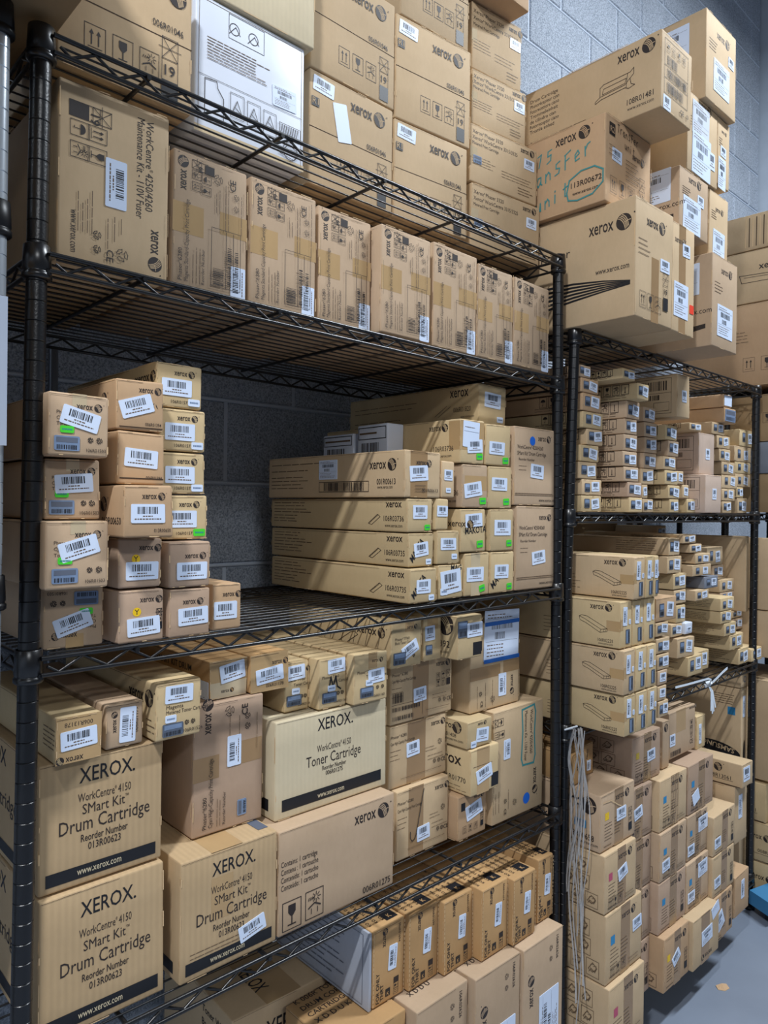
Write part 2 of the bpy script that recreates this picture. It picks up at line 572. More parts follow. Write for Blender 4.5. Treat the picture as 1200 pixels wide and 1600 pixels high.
'k5_2':(1.8052,0.0000,1.4814,0.0413,0.3400,0.0393,0),
'k6_0':(1.9304,-0.0300,1.3960,0.1196,0.4000,0.1194,0),
'k6_1':(1.9512,0.0000,1.5166,0.1141,0.4000,0.1303,0),
'k6_2':(1.8831,0.0000,1.6481,0.0879,0.3600,0.0255,0),
'k7_0':(2.1836,0.0200,1.3960,0.0744,0.3600,0.0401,0),
'k7_1':(2.1778,0.0200,1.4373,0.1063,0.3600,0.0412,0),
'k7_2':(2.1736,0.0200,1.4797,0.1322,0.3600,0.0451,0),
'k7_3':(2.1704,0.0200,1.5260,0.1105,0.3600,0.0421,0),
'k7_4':(2.1516,0.0200,1.5693,0.0912,0.3600,0.0414,0),
'k7_5':(2.1305,0.0200,1.6119,0.1062,0.3600,0.0418,0),
'k7_6':(2.0896,0.0200,1.6549,0.1010,0.3600,0.0388,0),
'k7_7':(2.1388,0.0000,1.6949,0.0934,0.3600,0.0494,0),
'k7_8':(2.1347,0.0000,1.7455,0.0642,0.3600,0.0432,0),
'k8_0':(2.3364,0.0300,1.3960,0.0808,0.3400,0.0537,0),
'k8_1':(2.3250,0.0300,1.4509,0.0588,0.3400,0.0370,0),
'k8_2':(2.3123,0.0300,1.4890,0.1333,0.3400,0.0453,0),
'k8_3':(2.3078,0.0300,1.5355,0.1390,0.3400,0.0409,0),
'k8_4':(2.3016,0.0300,1.5776,0.1486,0.3400,0.0537,0),
'k8_5':(2.3437,0.0300,1.6326,0.1400,0.3400,0.0590,0),
'r0_0':(1.2498,-0.1430,0.8760,0.0536,0.4200,0.0963,0),
'r0_1':(1.3054,-0.1430,0.8760,0.0537,0.4200,0.0963,0),
'r0_2':(1.3610,-0.1430,0.8760,0.0498,0.4200,0.0963,0),
'r1_0':(1.2420,-0.1430,0.9735,0.0550,0.4200,0.1050,0),
'r1_1':(1.2990,-0.1430,0.9735,0.0557,0.4200,0.1050,0),
'r1_2':(1.3567,-0.1430,0.9735,0.0481,0.4200,0.1050,0),
'r2_0':(1.2432,-0.1330,1.0797,0.0565,0.4200,0.1104,0),
'r2_1':(1.3017,-0.1330,1.0797,0.0527,0.4200,0.1104,0),
'r2_2':(1.3564,-0.1330,1.0797,0.0551,0.4200,0.1104,0),
'r3_0':(1.2854,-0.1430,1.1913,0.0555,0.4200,0.1011,0),
'r3_1':(1.3429,-0.1430,1.1913,0.0415,0.4200,0.1011,0),
'r3_2':(1.3864,-0.1430,1.1913,0.0238,0.4200,0.1011,0),
'p1_0':(1.4611,-0.1200,0.8760,0.0563,0.3400,0.0408,0),
'p1_1':(1.4571,-0.1200,0.9194,0.0480,0.3400,0.0365,0),
'p1_2':(1.4560,-0.1200,0.9588,0.0522,0.3400,0.0368,0),
'p1_3':(1.4532,-0.1200,0.9976,0.0647,0.3400,0.0395,0),
'p1_4':(1.4479,-0.1200,1.0396,0.0730,0.3400,0.0382,0),
'p1_5':(1.4426,-0.1200,1.0831,0.0685,0.3400,0.0355,0),
'p1_6':(1.4415,-0.1200,1.1206,0.1131,0.3400,0.0602,0),
'p2_0':(1.8723,-0.0100,0.8989,0.1051,0.3400,0.0598,0),
'p2_1':(1.8213,0.0000,0.9599,0.1013,0.3400,0.0593,-4),
'p2_2':(1.8010,0.0100,1.0237,0.0729,0.3400,0.0385,0),
'p2_3':(1.8345,0.0100,1.0634,0.0597,0.3400,0.0526,0),
'p2_4':(1.8177,0.0100,1.1219,0.0799,0.3400,0.0409,0),
'p2_5':(1.8114,0.0100,1.1655,0.0848,0.3400,0.0476,0),
'p2_6':(1.7708,0.0100,1.2153,0.0928,0.3400,0.0515,0),
'p2_7':(1.7789,0.0100,1.2688,0.0709,0.3400,0.0516,0),
'p3_0':(1.9877,0.0200,0.8906,0.1058,0.3400,0.0649,0),
'p3_1':(1.8749,-0.0000,1.0260,0.0509,0.3400,0.0364,0),
'p4_0':(2.2864,0.0000,0.8765,0.0860,0.3400,0.0547,0),
'p4_1':(2.2100,-0.0000,0.9355,0.1124,0.3400,0.0510,0),
'p4_2':(2.1625,0.0000,0.9877,0.0989,0.3400,0.0428,0),
'p4_3':(2.1308,-0.0000,1.0316,0.0907,0.3400,0.0408,0),
'p4_4':(2.1291,0.0000,1.0737,0.1124,0.3400,0.0427,0),
'p4_5':(1.9402,0.0000,1.1224,0.0980,0.3400,0.0329,0),
'p4_6':(2.0048,0.0000,1.1565,0.1019,0.3400,0.0375,0),
'p4_7':(1.9163,0.0000,1.1999,0.1364,0.3400,0.0355,0),
'p4_8':(1.9364,0.0000,1.2378,0.1093,0.3400,0.0315,0),
'p4_9':(1.8982,0.0000,1.2734,0.0845,0.3400,0.0265,0),
'p4_10':(1.8508,0.0000,1.3034,0.0874,0.3400,0.0274,0),
'p5_0':(2.4484,0.0600,0.9242,0.0256,0.3400,0.0426,0),
'p5_1':(2.3876,0.0600,0.9765,0.0864,0.3400,0.0392,0),
'p5_2':(2.3766,0.0600,1.0194,0.0948,0.3400,0.0264,0),
'p5_3':(2.2760,0.0600,1.0950,0.1163,0.3400,0.0237,0),
'p5_4':(2.2688,0.0600,1.1200,0.1235,0.3400,0.0441,0),
'p5_5':(2.2107,0.0600,1.1752,0.0866,0.3400,0.0415,0),
'p5_6':(2.1608,0.0600,1.2190,0.1285,0.3400,0.0613,0),
'p6':(2.3734,-0.0100,0.8760,0.1000,0.3400,0.0472,0),
'pb':(2.3933,0.0200,1.0468,0.0276,0.3400,0.2691,0),
'n1':(1.7169,-0.0279,0.6861,0.1741,0.4000,0.1357,0),
'n2':(1.9114,-0.0236,0.6736,0.0622,0.3000,0.1016,0),
'n3':(2.3690,0.0200,0.1200,0.0640,0.3800,0.6592,0),
'n0':(1.6494,-0.0418,0.6802,0.0409,0.3000,0.1338,0),
'n4':(2.3626,0.0200,0.7802,0.0660,0.3800,0.0585,0),
'y2':(2.0690,-0.0815,0.1200,0.1178,0.4000,0.1310,0),
'y1':(2.0644,-0.0800,0.3527,0.0963,0.4200,0.1833,0),
'y0':(2.0658,-0.1000,0.5372,0.0841,0.4200,0.0739,0),
'T0':(-0.4000,-0.2200,2.0220,0.4350,0.4200,0.2200,0),
'wb1':(0.7750,0.2750,1.5000,0.0517,0.1120,0.0710,0),
'wb2':(0.7750,0.1630,1.5000,0.0517,0.1000,0.0860,0),
'b1':(0.6730,-0.0450,0.1200,0.1500,0.3400,0.3380,0),
'b2':(0.8260,-0.0600,0.1200,0.1500,0.3400,0.3380,0),
'b0':(0.5020,-0.0220,0.1200,0.1660,0.1600,0.3380,0),
'ws':(0.6030,0.0120,0.4610,0.0080,0.3600,0.1470,0),
'v0b':(-0.6200,-0.1300,1.7660,0.5350,0.5000,0.2200,0),
'v0c':(-0.6200,-0.1300,1.3060,0.5350,0.5000,0.4000,0),
'T3':(0.2850,0.0680,2.2226,0.2120,0.3600,0.2000,0),
'C5':(0.9640,0.0500,2.5720,0.1500,0.3600,0.1200,0),
'u3a':(2.4750,-0.1500,1.8600,0.4000,0.4500,0.3000,0),
'u3b':(2.4750,-0.1200,2.1620,0.4000,0.4200,0.1900,0),
'u3c':(2.4750,-0.1400,2.3540,0.4000,0.4200,0.1300,0),
'u3d':(2.4900,-0.1400,1.4000,0.4000,0.4200,0.1400,0),
'u3e':(2.4900,-0.1000,1.5410,0.3500,0.4000,0.1150,0),
'u3f':(2.4900,-0.1200,1.6570,0.3500,0.4000,0.1700,0),
'u3g':(2.4750,-0.0400,1.0500,0.0350,0.3000,0.2600,0),
'u3h':(2.4750,-0.0400,0.8800,0.0350,0.3000,0.1680,0),
'u3i':(2.5200,-0.1600,0.8800,0.3500,0.4000,0.4000,0),
'u3j':(2.4750,-0.1000,0.4400,0.3000,0.4200,0.3600,0),
'u3k':(2.4740,-0.0300,0.2880,0.3000,0.4200,0.1400,0),
'u3l':(2.4740,-0.1200,0.1460,0.3400,0.4500,0.1400,0),
'u3m':(2.4740,-0.1300,0.0000,0.3600,0.4500,0.1440,0),
'q1':(1.2415,-0.0170,0.7312,0.0580,0.2000,0.0730,0),
'q2':(1.3100,0.0000,0.7312,0.0500,0.2000,0.0800,0),
'q4':(2.2900,0.3000,1.2940,0.0750,0.1730,0.0520,0),
'bk':(1.4600,0.4750,0.8760,0.8600,0.0800,0.4900,0)}
RND = random.Random(7)


class Carton:
    """a cardboard box. Face coordinates are fractions (u across, v up); sizes in metres.
    faces: F front, L left side (u runs back to front), R right side, T top (v runs front to back), B underside."""
    def __init__(self, key, name='cardboard_box', tone='kraft', label='', group=None, cat='box', rnd=0.0035, jitter=0.0022, grid=3):
        x, y, z, w, d, h, yaw = TABLE[key]
        self.key, self.w, self.d, self.h = key, w, d, h
        self.tone, self.name = tone, name
        self.body = MB()
        self.kids = []
        self.lay = 0
        rr = random.Random(sum(ord(c) * (i + 3) for i, c in enumerate(key)))
        self.rr = rr
        j = [[Vector((rr.uniform(0, jitter) * (1 if a == 0 else -1), rr.uniform(0, jitter) * (1 if b == 0 else -1),
                      (0 if c == 0 else -rr.uniform(0, jitter)))) for c in (0, 1)] for a, b in ((0, 0), (0, 1), (1, 0), (1, 1))]

        def warp(p):
            fx, fy, fz = p[0] / w, p[1] / d, p[2] / h
            fx, fy, fz = min(max(fx, 0), 1), min(max(fy, 0), 1), min(max(fz, 0), 1)
            o = Vector(p)
            for i, (a, b) in enumerate(((0, 0), (0, 1), (1, 0), (1, 1))):
                for c in (0, 1):
                    k = (fx if a else 1 - fx) * (fy if b else 1 - fy) * (fz if c else 1 - fz)
                    o += k * j[i][c]
            return tuple(o)
        self.warp = warp
        self.shell(min(rnd, min(w, d, h) * 0.2), grid)
        self.place = (x, y, z, yaw)
        self.meta = (label, cat, group)

    def shell(self, r, n):
        def ticks(L):
            return [0, r * 0.3, r] + [r + (L - 2 * r) * i / n for i in range(1, n)] + [L - r, L - r * 0.3, L]
        X, Y, Z = ticks(self.w), ticks(self.d), ticks(self.h)

        def rd(p):
            q = Vector((min(max(p[0], r), self.w - r), min(max(p[1], r), self.d - r), min(max(p[2], r), self.h - r)))
            v = Vector(p) - q
            return q + v.normalized() * r if v.length > 1e-9 else q

        def face(A, B, fn, flip):
            vs = [rd(fn(a, b)) for a in A for b in B]
            nb = len(B)
            fs = []
            for i in range(len(A) - 1):
                for k in range(nb - 1):
                    f = (i * nb + k, (i + 1) * nb + k, (i + 1) * nb + k + 1, i * nb + k + 1)
                    fs.append(tuple(reversed(f)) if flip else f)
            self.body.mesh(vs, fs, self.tone, True)
        w, d, h = self.w, self.d, self.h
        face(X, Z, lambda a, b: (a, 0, b), False)
        face(X, Z, lambda a, b: (a, d, b), True)
        face(Y, Z, lambda a, b: (0, a, b), True)
        face(Y, Z, lambda a, b: (w, a, b), False)
        face(X, Y, lambda a, b: (a, b, 0), True)
        face(X, Y, lambda a, b: (a, b, h), False)

    # --- face frames
    def dims(self, f):
        return {'F': (self.w, self.h), 'L': (self.d, self.h), 'R': (self.d, self.h), 'T': (self.w, self.d), 'B': (self.w, self.d)}[f]

    def to3(self, f, u, v, e):
        if f == 'F':
            return (u, -e, v)
        if f == 'L':
            return (-e, self.d - u, v)
        if f == 'R':
            return (self.w + e, u, v)
        if f == 'T':
            return (u, v, self.h + e)
        return (u, self.d - v, -e)

    def eps(self):
        self.lay += 1
        return 0.00030 + 0.000012 * self.lay

    def put(self, f, pts2, faces, mat, target=None, e=None):
        e = self.eps() if e is None else e
        (target or self.body).mesh([self.to3(f, a, b, e) for a, b in pts2], faces, mat)

    def poly(self, f, pts, mat='ink', target=None, e=None):
        """pts in metres"""
        self.put(f, pts, [tuple(range(len(pts)))], mat, target, e)

    def rect(self, f, u0, v0, u1, v1, mat='ink'):
        W, H = self.dims(f)
        n, m = max(1, int(abs(u1 - u0) * W / .03)), max(1, int(abs(v1 - v0) * H / .03))
        pts = [((u0 + (u1 - u0) * i / n) * W, (v0 + (v1 - v0) * k / m) * H) for i in range(n + 1) for k in range(m + 1)]
        self.put(f, pts, [(i * (m + 1) + k, (i + 1) * (m + 1) + k, (i + 1) * (m + 1) + k + 1, i * (m + 1) + k + 1) for i in range(n) for k in range(m)], mat)

    def line(self, f, u0, v0, u1, v1, t=0.0008, mat='ink'):
        W, H = self.dims(f)
        a, b = Vector((u0 * W, v0 * H)), Vector((u1 * W, v1 * H))
        d = (b - a).normalized() * t / 2
        n = Vector((-d.y, d.x))
        self.poly(f, [tuple(a - n - d), tuple(b - n + d), tuple(b + n + d), tuple(a + n - d)], mat)

    def pline(self, f, pts, t=0.0012, mat='ink'):
        for a, b in zip(pts[:-1], pts[1:]):
            self.line(f, a[0], a[1], b[0], b[1], t, mat)

    def frame(self, f, u0, v0, u1, v1, t=0.0008, mat='ink'):
        for a in ((u0, v0, u1, v0), (u1, v0, u1, v1), (u1, v1, u0, v1), (u0, v1, u0, v0)):
            self.line(f, *a, t, mat)

    def txt(self, f, s, u, v, size, rot=0, bold=0.0, sx=1.0, al='l', mat='ink', fit=None, res=2, shear=0.0):
        """size = em height in metres; fit = wanted length in metres"""
        W, H = self.dims(f)
        vs, fs, L = glyphs(s, bold, res)
        if not vs:
            return
        if fit:
            sx = fit / (L * size)
        off = {'l': 0, 'c': -L * sx / 2, 'r': -L * sx}[al]
        c, sn = math.cos(math.radians(rot)), math.sin(math.radians(rot))
        pts = []
        for a, b in vs:
            a2, b2 = (a * sx + off + shear * b) * size, b * size
            pts.append((u * W + a2 * c - b2 * sn, v * H + a2 * sn + b2 * c))
        self.put(f, pts, fs, mat, None, self.eps() + (.0004 if mat in (self.tone, 'cream') else 0))

    def disc(self, f, u, v, r, mat='ink', n=16, target=None, e=None):
        W, H = self.dims(f)
        self.poly(f, [(u * W + r * math.cos(2 * PI * i / n), v * H + r * math.sin(2 * PI * i / n)) for i in range(n)], mat, target, e)

    def ring(self, f, u, v, r, t, mat='ink', n=18):
        W, H = self.dims(f)
        pts = []
        for i in range(n):
            a = 2 * PI * i / n
            pts += [(u * W + r * math.cos(a), v * H + r * math.sin(a)), (u * W + (r - t) * math.cos(a), v * H + (r - t) * math.sin(a))]
        self.put(f, pts, [(2 * i, (2 * i + 2) % (2 * n), (2 * i + 3) % (2 * n), 2 * i + 1) for i in range(n)], mat)

    def ball(self, f, u, v, r, rot=0, mat='ink', light=None):
        """the round striped emblem: dark ball crossed by two pale curved bands"""
        W, H = self.dims(f)
        light = light or self.tone
        self.disc(f, u, v, r, mat, 20)
        cr, sr = math.cos(math.radians(rot)), math.sin(math.radians(rot))

        def place(pts):
            return [(u * W + r * (a * cr - b * sr), v * H + r * (a * sr + b * cr)) for a, b in pts]

        def band(p0, p1, p2, w0):
            n = 8
            P = []
            for i in range(n + 1):
                t = i / n
                P.append(((1 - t) ** 2 * p0[0] + 2 * t * (1 - t) * p1[0] + t * t * p2[0], (1 - t) ** 2 * p0[1] + 2 * t * (1 - t) * p1[1] + t * t * p2[1]))
            L, R = [], []
            for i in range(n + 1):
                a = P[max(i - 1, 0)]
                b = P[min(i + 1, n)]
                dx, dy = b[0] - a[0], b[1] - a[1]
                l = math.hypot(dx, dy)
                L.append((P[i][0] - dy / l * w0, P[i][1] + dx / l * w0))
                R.append((P[i][0] + dy / l * w0, P[i][1] - dx / l * w0))
            pts = place(L + R)
            self.put(f, pts, [(n + 1 + i, n + 2 + i, i + 1, i) for i in range(n)], light)
        for k in range(4):
            o = 0.16 * k
            band((-0.80 + o * 1.2, 0.52 + 0.12 * k), (-0.02 + o, 0.30 + o * 0.7), (0.20 + o * 0.9, -0.88 + o * 0.55), 0.050)
        band((0.10, -0.10), (0.45, 0.12), (0.90, 0.10), 0.05)

    def brand(self, f, u, v, size, rot=0, gap=0.35, mat='ink', ball=True, fit=None, word='xerox'):
        """word followed by the ball emblem; (u,v) = left end of the baseline"""
        W, H = self.dims(f)
        L = glyphs(word, 0.012)[2] * size
        sx = 1.0
        if fit:
            sx = fit / L
            L = fit
        self.txt(f, word, u, v, size, rot, 0.012, sx, mat=mat)
        if ball:
            r = size * 0.44
            c, s = math.cos(math.radians(rot)), math.sin(math.radians(rot))
            a, b = L + r * (1 + gap), size * 0.27
            cu, cv = u + (a * c - b * s) / W, v + (a * s + b * c) / H
            self.ball(f, cu, cv, r, rot, mat)
            a += r * 1.35
            b += r * 0.8
            self.disc(f, u + (a * c - b * s) / W, v + (a * s + b * c) / H, size * 0.045, mat, 8)

    HAND = {'7': [(0, .9, .5, 1, .2, 0)], '5': [(.55, 1, .1, .95, .08, .55), (.08, .55, .5, .6, .45, .15, 0, 0)], 'a': [(.5, .6, .2, .65, 0, .3, .2, 0, .5, .3, .5, .6), (.5, .6, .5, .1, .62, 0)],
            'n': [(0, .6, 0, 0), (0, .4, .3, .62, .48, .4, .5, 0)], 's': [(.5, .85, .1, .8, .1, .5, .5, .35, .4, .05, 0, .05)], 'F': [(.05, 1, .05, 0), (0, 1, .6, 1.08), (.05, .55, .45, .6)],
            'e': [(.05, .35, .5, .45, .35, .72, .05, .55, .1, .1, .5, .08)], 'r': [(.05, .65, .08, 0), (.06, .4, .3, .7, .55, .72)], 'T': [(0, 1, .7, 1.05), (.35, 1, .33, 0)],
            'u': [(0, .6, .05, .05, .4, .05, .5, .6), (.5, .6, .55, 0)], 'i': [(.1, .6, .1, 0), (.1, .85, .12, .9)], 't': [(.2, 1, .2, .05, .4, 0), (0, .65, .45, .7)]}

    def hand(self, f, s, u, v, h, step, slope=0.0, t=.003, mat='teal'):
        """felt-pen handwriting drawn stroke by stroke; h letter height and step in metres"""
        W, H = self.dims(f)
        for i, c in enumerate(s):
            x0, y0 = u * W + i * step, v * H + i * step * slope
            for st in self.HAND.get(c, []):
                P = [((x0 + st[k] * h * .75) / W, (y0 + (st[k + 1] + st[k] * slope) * h) / H) for k in range(0, len(st), 2)]
                self.pline(f, P, t, mat)

    def dashes(self, f, u0, v0, u1, rows, dv, t=0.0009, rot=0, mat='inksoft', rag=0.35):
        """rows of tiny unreadable print. rot 0: rows stack downwards from v0; rot 90: columns stack rightwards, running up"""
        rr = self.rr
        for k in range(rows):
            end = u1 - (u1 - u0) * rr.uniform(0, rag)
            a = u0
            while a < end - 0.01:
                b = min(end, a + rr.uniform(0.03, 0.10))
                if rot == 0:
                    self.line(f, a, v0 - k * dv, b, v0 - k * dv, t, mat)
                else:
                    self.line(f, v0 + k * dv, a, v0 + k * dv, b, t, mat)
                a = b + 0.012

    def bars(self, f, u0, v0, u1, v1, n=22, mat='ink', vert=False, target=None):
        W, H = self.dims(f)
        rr = self.rr
        x, L = 0.0, 1.0
        ws = [rr.choice((1, 1, 1.6, 2.4)) for _ in range(2 * n)]
        tot = sum(ws)
        for i, wd in enumerate(ws):
            if i % 2 == 0:
                a, b = x / tot, (x + wd) / tot
                if vert:
                    self.rect(f, u0, v0 + (v1 - v0) * a, u1, v0 + (v1 - v0) * b, mat)
                else:
                    self.rect(f, u0 + (u1 - u0) * a, v0, u0 + (u1 - u0) * b, v1, mat)
            x += wd

    def icon(self, f, u, v, s, kind, rot=0, mat='ink', t=0.0009):
        """pictogram centred on (u,v), s metres wide"""
        W, H = self.dims(f)
        c, sn = math.cos(math.radians(rot)), math.sin(math.radians(rot))

        def P(pts):
            return [(u * W + s * (a * c - b * sn), v * H + s * (a * sn + b * c)) for a, b in pts]

        def ln(a, b, tt=t):
            (x0, y0), (x1, y1) = P([a, b])
            self.line(f, x0 / W, y0 / H, x1 / W, y1 / H, tt, mat)

        def pg(pts, m=mat):
            self.poly(f, P(pts), m)
        hx, hy = 0.5, 0.62
        if kind != 'loop' and kind != 'ce':
            for a, b in (((-hx, -hy), (hx, -hy)), ((hx, -hy), (hx, hy)), ((hx, hy), (-hx, hy)), ((-hx, hy), (-hx, -hy))):
                ln(a, b)
        if kind == 'up':
            for o in (-0.17, 0.17):
                pg([(o - 0.03, -0.3), (o + 0.03, -0.3), (o + 0.03, 0.25), (o - 0.03, 0.25)])
                pg([(o - 0.11, 0.2), (o + 0.11, 0.2), (o, 0.42)])
            ln((-0.33, -0.42), (0.33, -0.42))
        elif kind == 'glass':
            pg([(-0.2, 0.45), (-0.2, 0.12), (-0.06, -0.05), (0.06, -0.05), (0.2, 0.12), (0.2, 0.45)])
            pg([(-0.03, -0.05), (-0.03, -0.4), (0.03, -0.4), (0.03, -0.05)])
            ln((-0.2, -0.42), (0.2, -0.42), t * 1.5)
        elif kind == 'sun':
            for i in range(8):
                a = i * PI / 4
                ln((0.1 + 0.1 * math.cos(a), 0.27 + 0.1 * math.sin(a)), (0.1 + 0.24 * math.cos(a), 0.27 + 0.24 * math.sin(a)))
            pg([(-0.36, -0.12), (0, 0.06), (0.36, -0.12), (0.36, -0.19), (0, -0.01), (-0.36, -0.19)])
            ln((-0.18, -0.2), (-0.18, -0.42))
            ln((0.18, -0.2), (0.18, -0.42))
            for i in range(4):
                ln((-0.34 + 0.1 * i, 0.2), (-0.3 + 0.1 * i, 0.32))
        elif kind == 'umb':
            pg([(0.34 * math.cos(PI * i / 8), 0.02 + 0.34 * math.sin(PI * i / 8)) for i in range(9)])
            ln((0, 0), (0, -0.4))
            ln((0, -0.4), (-0.12, -0.36))
        elif kind == 'crate':
            ln((-hx, -hy), (hx, hy))
            ln((hx, -hy), (-hx, hy))
            ln((-0.7, 0), (0.7, 0))
        elif kind == 'num':
            self.txt(f, '19', u, v - s * 0.3 / H, s * 0.85, rot, 0.01, al='c', mat=mat)
        elif kind == 'block':
            pg([(-hx, -hy), (hx, -hy), (hx, hy), (-hx, hy)])
        elif kind == 'thermo':
            pg([(-0.03, -0.4), (0.05, -0.4), (0.05, 0.3), (-0.03, 0.3)])
            pg([(0.01 + 0.09 * math.cos(i), -0.4 + 0.09 * math.sin(i)) for i in range(6)])
        elif kind == 'loop':
            for i in range(3):
                a = i * 2 * PI / 3 + PI / 2
                p = [(0.42 * math.cos(a + b), 0.42 * math.sin(a + b)) for b in (0, 0.7, 1.4)]
                q = [(0.20 * math.cos(a + b), 0.20 * math.sin(a + b)) for b in (0, 0.7, 1.4)]
                for z in (p, q):
                    ln(z[0], z[1])
                    ln(z[1], z[2])
                ln(p[0], q[0])
                ln(p[2], q[2])
        elif kind == 'ce':
            self.txt(f, 'CE', u, v - s * 0.35 / H, s, rot, 0.01, al='c', mat=mat)

    def icons(self, f, u, v, s, kinds, du, dv=0.0, rot=0, mat='ink'):
        for i, k in enumerate(kinds):
            self.icon(f, u + du * i, v + dv * i, s, k, rot, mat)

    def crate19(self, f, u, v, s, mat='ink'):
        """crossed-out crate over a numbered square over a solid square"""
        W, H = self.dims(f)
        st = s * 1.24 / H
        self.icon(f, u, v + st, s, 'crate', 0, mat)
        self.icon(f, u, v, s, 'num', 0, mat)
        self.icon(f, u, v - st, s, 'block', 0, 'inkblack')

    # --- stuck-on parts
    def sticker(self, f, u, v, rot=0, w=0.048, h=0.027, kind='bar', rnd=0.0018, sub=None):
        W, H = self.dims(f)
        mb = MB()
        c, s = math.cos(math.radians(rot)), math.sin(math.radians(rot))
        e = 0.0011 + 0.00002 * len(self.kids)

        def P(a, b, ee):
            a, b = a * w, b * h
            return self.to3(f, u * W + a * c - b * s, v * H + a * s + b * c, ee)
        base = {'bar': 'white', 'barblue': 'white', 'green': 'green', 'small': 'white', 'holo': 'holo', 'ship': 'white', 'blank': 'white', 'note': 'white',
                'red': 'red', 'blueholo': 'bluegrey', 'pouch': 'pouch', 'yellow': 'yellow'}[kind]
        # rounded corner outline
        k = min(rnd / w, 0.2), min(rnd / h, 0.2)
        o = []
        for sx_, sy_, a0 in ((1, 1, 0), (-1, 1, 90), (-1, -1, 180), (1, -1, 270)):
            for t in (0, 45, 90):
                a = math.radians(a0 + t)
                o.append((sx_ * (0.5 - k[0]) + k[0] * math.cos(a), sy_ * (0.5 - k[1]) + k[1] * math.sin(a)))
        n = len(o)
        mb.mesh([P(a, b, e) for a, b in o] + [P(a, b, 0.0002) for a, b in o],
                [tuple(range(n))] + [(n + i, n + (i + 1) % n, (i + 1) % n, i) for i in range(n)], base)
        rr = self.rr

        def R(a0, b0, a1, b1, m='inkblack', lay=1):
            ee = e + 0.00015 * lay
            mb.mesh([P(a0, b0, ee), P(a1, b0, ee), P(a1, b1, ee), P(a0, b1, ee)], [(0, 1, 2, 3)], m)

        def bars_(a0, a1, b0, b1, nn, m='inkblack'):
            ws = [rr.choice((1, 1, 1.7, 2.4)) for _ in range(2 * nn)]
            tot, x = sum(ws), 0
            for i, wd in enumerate(ws):
                if i % 2 == 0:
                    R(a0 + (a1 - a0) * x / tot, b0, a0 + (a1 - a0) * (x + wd) / tot, b1, m)
                x += wd

        def words(a0, a1, b, t, m='inksoft'):
            x = a0
            while x < a1:
                y = min(a1, x + rr.uniform(0.03, 0.09))
                R(x, b, y, b + t, m)
                x = y + 0.02
        if kind in ('bar', 'barblue'):
            bars_(-0.32, 0.30, -0.02, 0.36, 15)
            words(-0.16, 0.14, -0.17, 0.06)
            words(-0.40, 0.38, -0.32, 0.06)
        elif kind in ('small', 'green'):
            words(-0.36, 0.36, -0.12, 0.24, 'bluegrey' if kind == 'small' else 'teal')
        elif kind in ('holo', 'blueholo'):
            R(-0.42, 0.05, 0.42, 0.4, 'slate_print' if kind == 'blueholo' else 'bluegrey')
            bars_(-0.40, 0.40, -0.42, -0.12, 14)
        elif kind in ('ship', 'pouch'):
            words(-0.42, 0.1, 0.40, 0.02)
            words(-0.42, 0.3, 0.34, 0.02)
            bars_(-0.3, 0.32, 0.12, 0.28, 22)
            bars_(-0.2, 0.1, -0.08, 0.06, 10)
            R(-0.46, 0.32, 0.46, 0.325)
            R(-0.46, -0.12, 0.46, -0.115)
            for q in range(4):
                words(-0.42, rr.uniform(0.0, 0.4), -0.2 - 0.07 * q, 0.02)
        elif kind == 'note':
            R(-0.46, 0.1, 0.46, 0.11, 'slate_print')
            words(-0.4, 0.2, 0.25, 0.03)
        nm = {'green': 'green_sticker', 'small': 'small_sticker', 'holo': 'hologram_sticker', 'blueholo': 'hologram_sticker', 'ship': 'shipping_label', 'pouch': 'packing_list_pouch',
              'blank': 'blank_sticker', 'note': 'paper_note', 'red': 'red_sticker', 'yellow': 'yellow_sticker'}.get(kind, 'barcode_label')
        self.kids.append((nm, mb, sub))

    def tape(self, f, u0, v0, u1, v1, mat='tape', e=0.00016):
        """strip of packing tape"""
        W, H = self.dims(f)
        mb = MB()
        self.kids.append(('packing_tape', mb, None))
        n = 3
        vs, fs = [], []
        for i in range(n + 1):
            for k in range(n + 1):
                vs.append(self.to3(f, (u0 + (u1 - u0) * i / n) * W, (v0 + (v1 - v0) * k / n) * H, e))
        for i in range(n):
            for k in range(n):
                fs.append((i * (n + 1) + k, (i + 1) * (n + 1) + k, (i + 1) * (n + 1) + k + 1, i * (n + 1) + k + 1))
        mb.mesh(vs, fs, mat)

    def wear(self):
        # frayed pale board showing along the front edges, and the thin dark line of the lid flap
        rr = self.rr
        if self.w * self.h < 0.0035:
            return
        for f in ('F', 'L'):
            W, H = self.dims(f)
            for k in range(5):
                v = rr.uniform(.02, .9)
                e = .0012 / W
                u = e if rr.random() < .5 else 1 - e
                self.line(f, u, v, u, min(.99, v + rr.uniform(.03, .16)), rr.uniform(.0006, .0016), 'edge')
            for k in range(4):
                u = rr.uniform(.02, .9)
                v = 1 - .0013 / H if rr.random() < .6 else .0013 / H
                self.line(f, u, v, min(.99, u + rr.uniform(.03, .18)), v, rr.uniform(.0006, .0014), 'edge')
            if self.h > .05:
                vt = 1 - rr.uniform(.0026, .0036) / H
                self.line(f, .012, vt, rr.uniform(.55, .985), vt, .0005, 'seam')

    def done(self):
        if self.tone not in ('white_board', 'greybin'):
            self.wear()
        x, y, z, yaw = self.place
        o = self.body.build(self.name, None, (x, y, z), self.warp)
        o.rotation_euler = (0, 0, math.radians(yaw))
        lab, cat, grp = self.meta
        tag(o, lab, cat, grp)
        for nm, mb, sub in self.kids:
            mb.build(nm, o, None, self.warp)
        return o
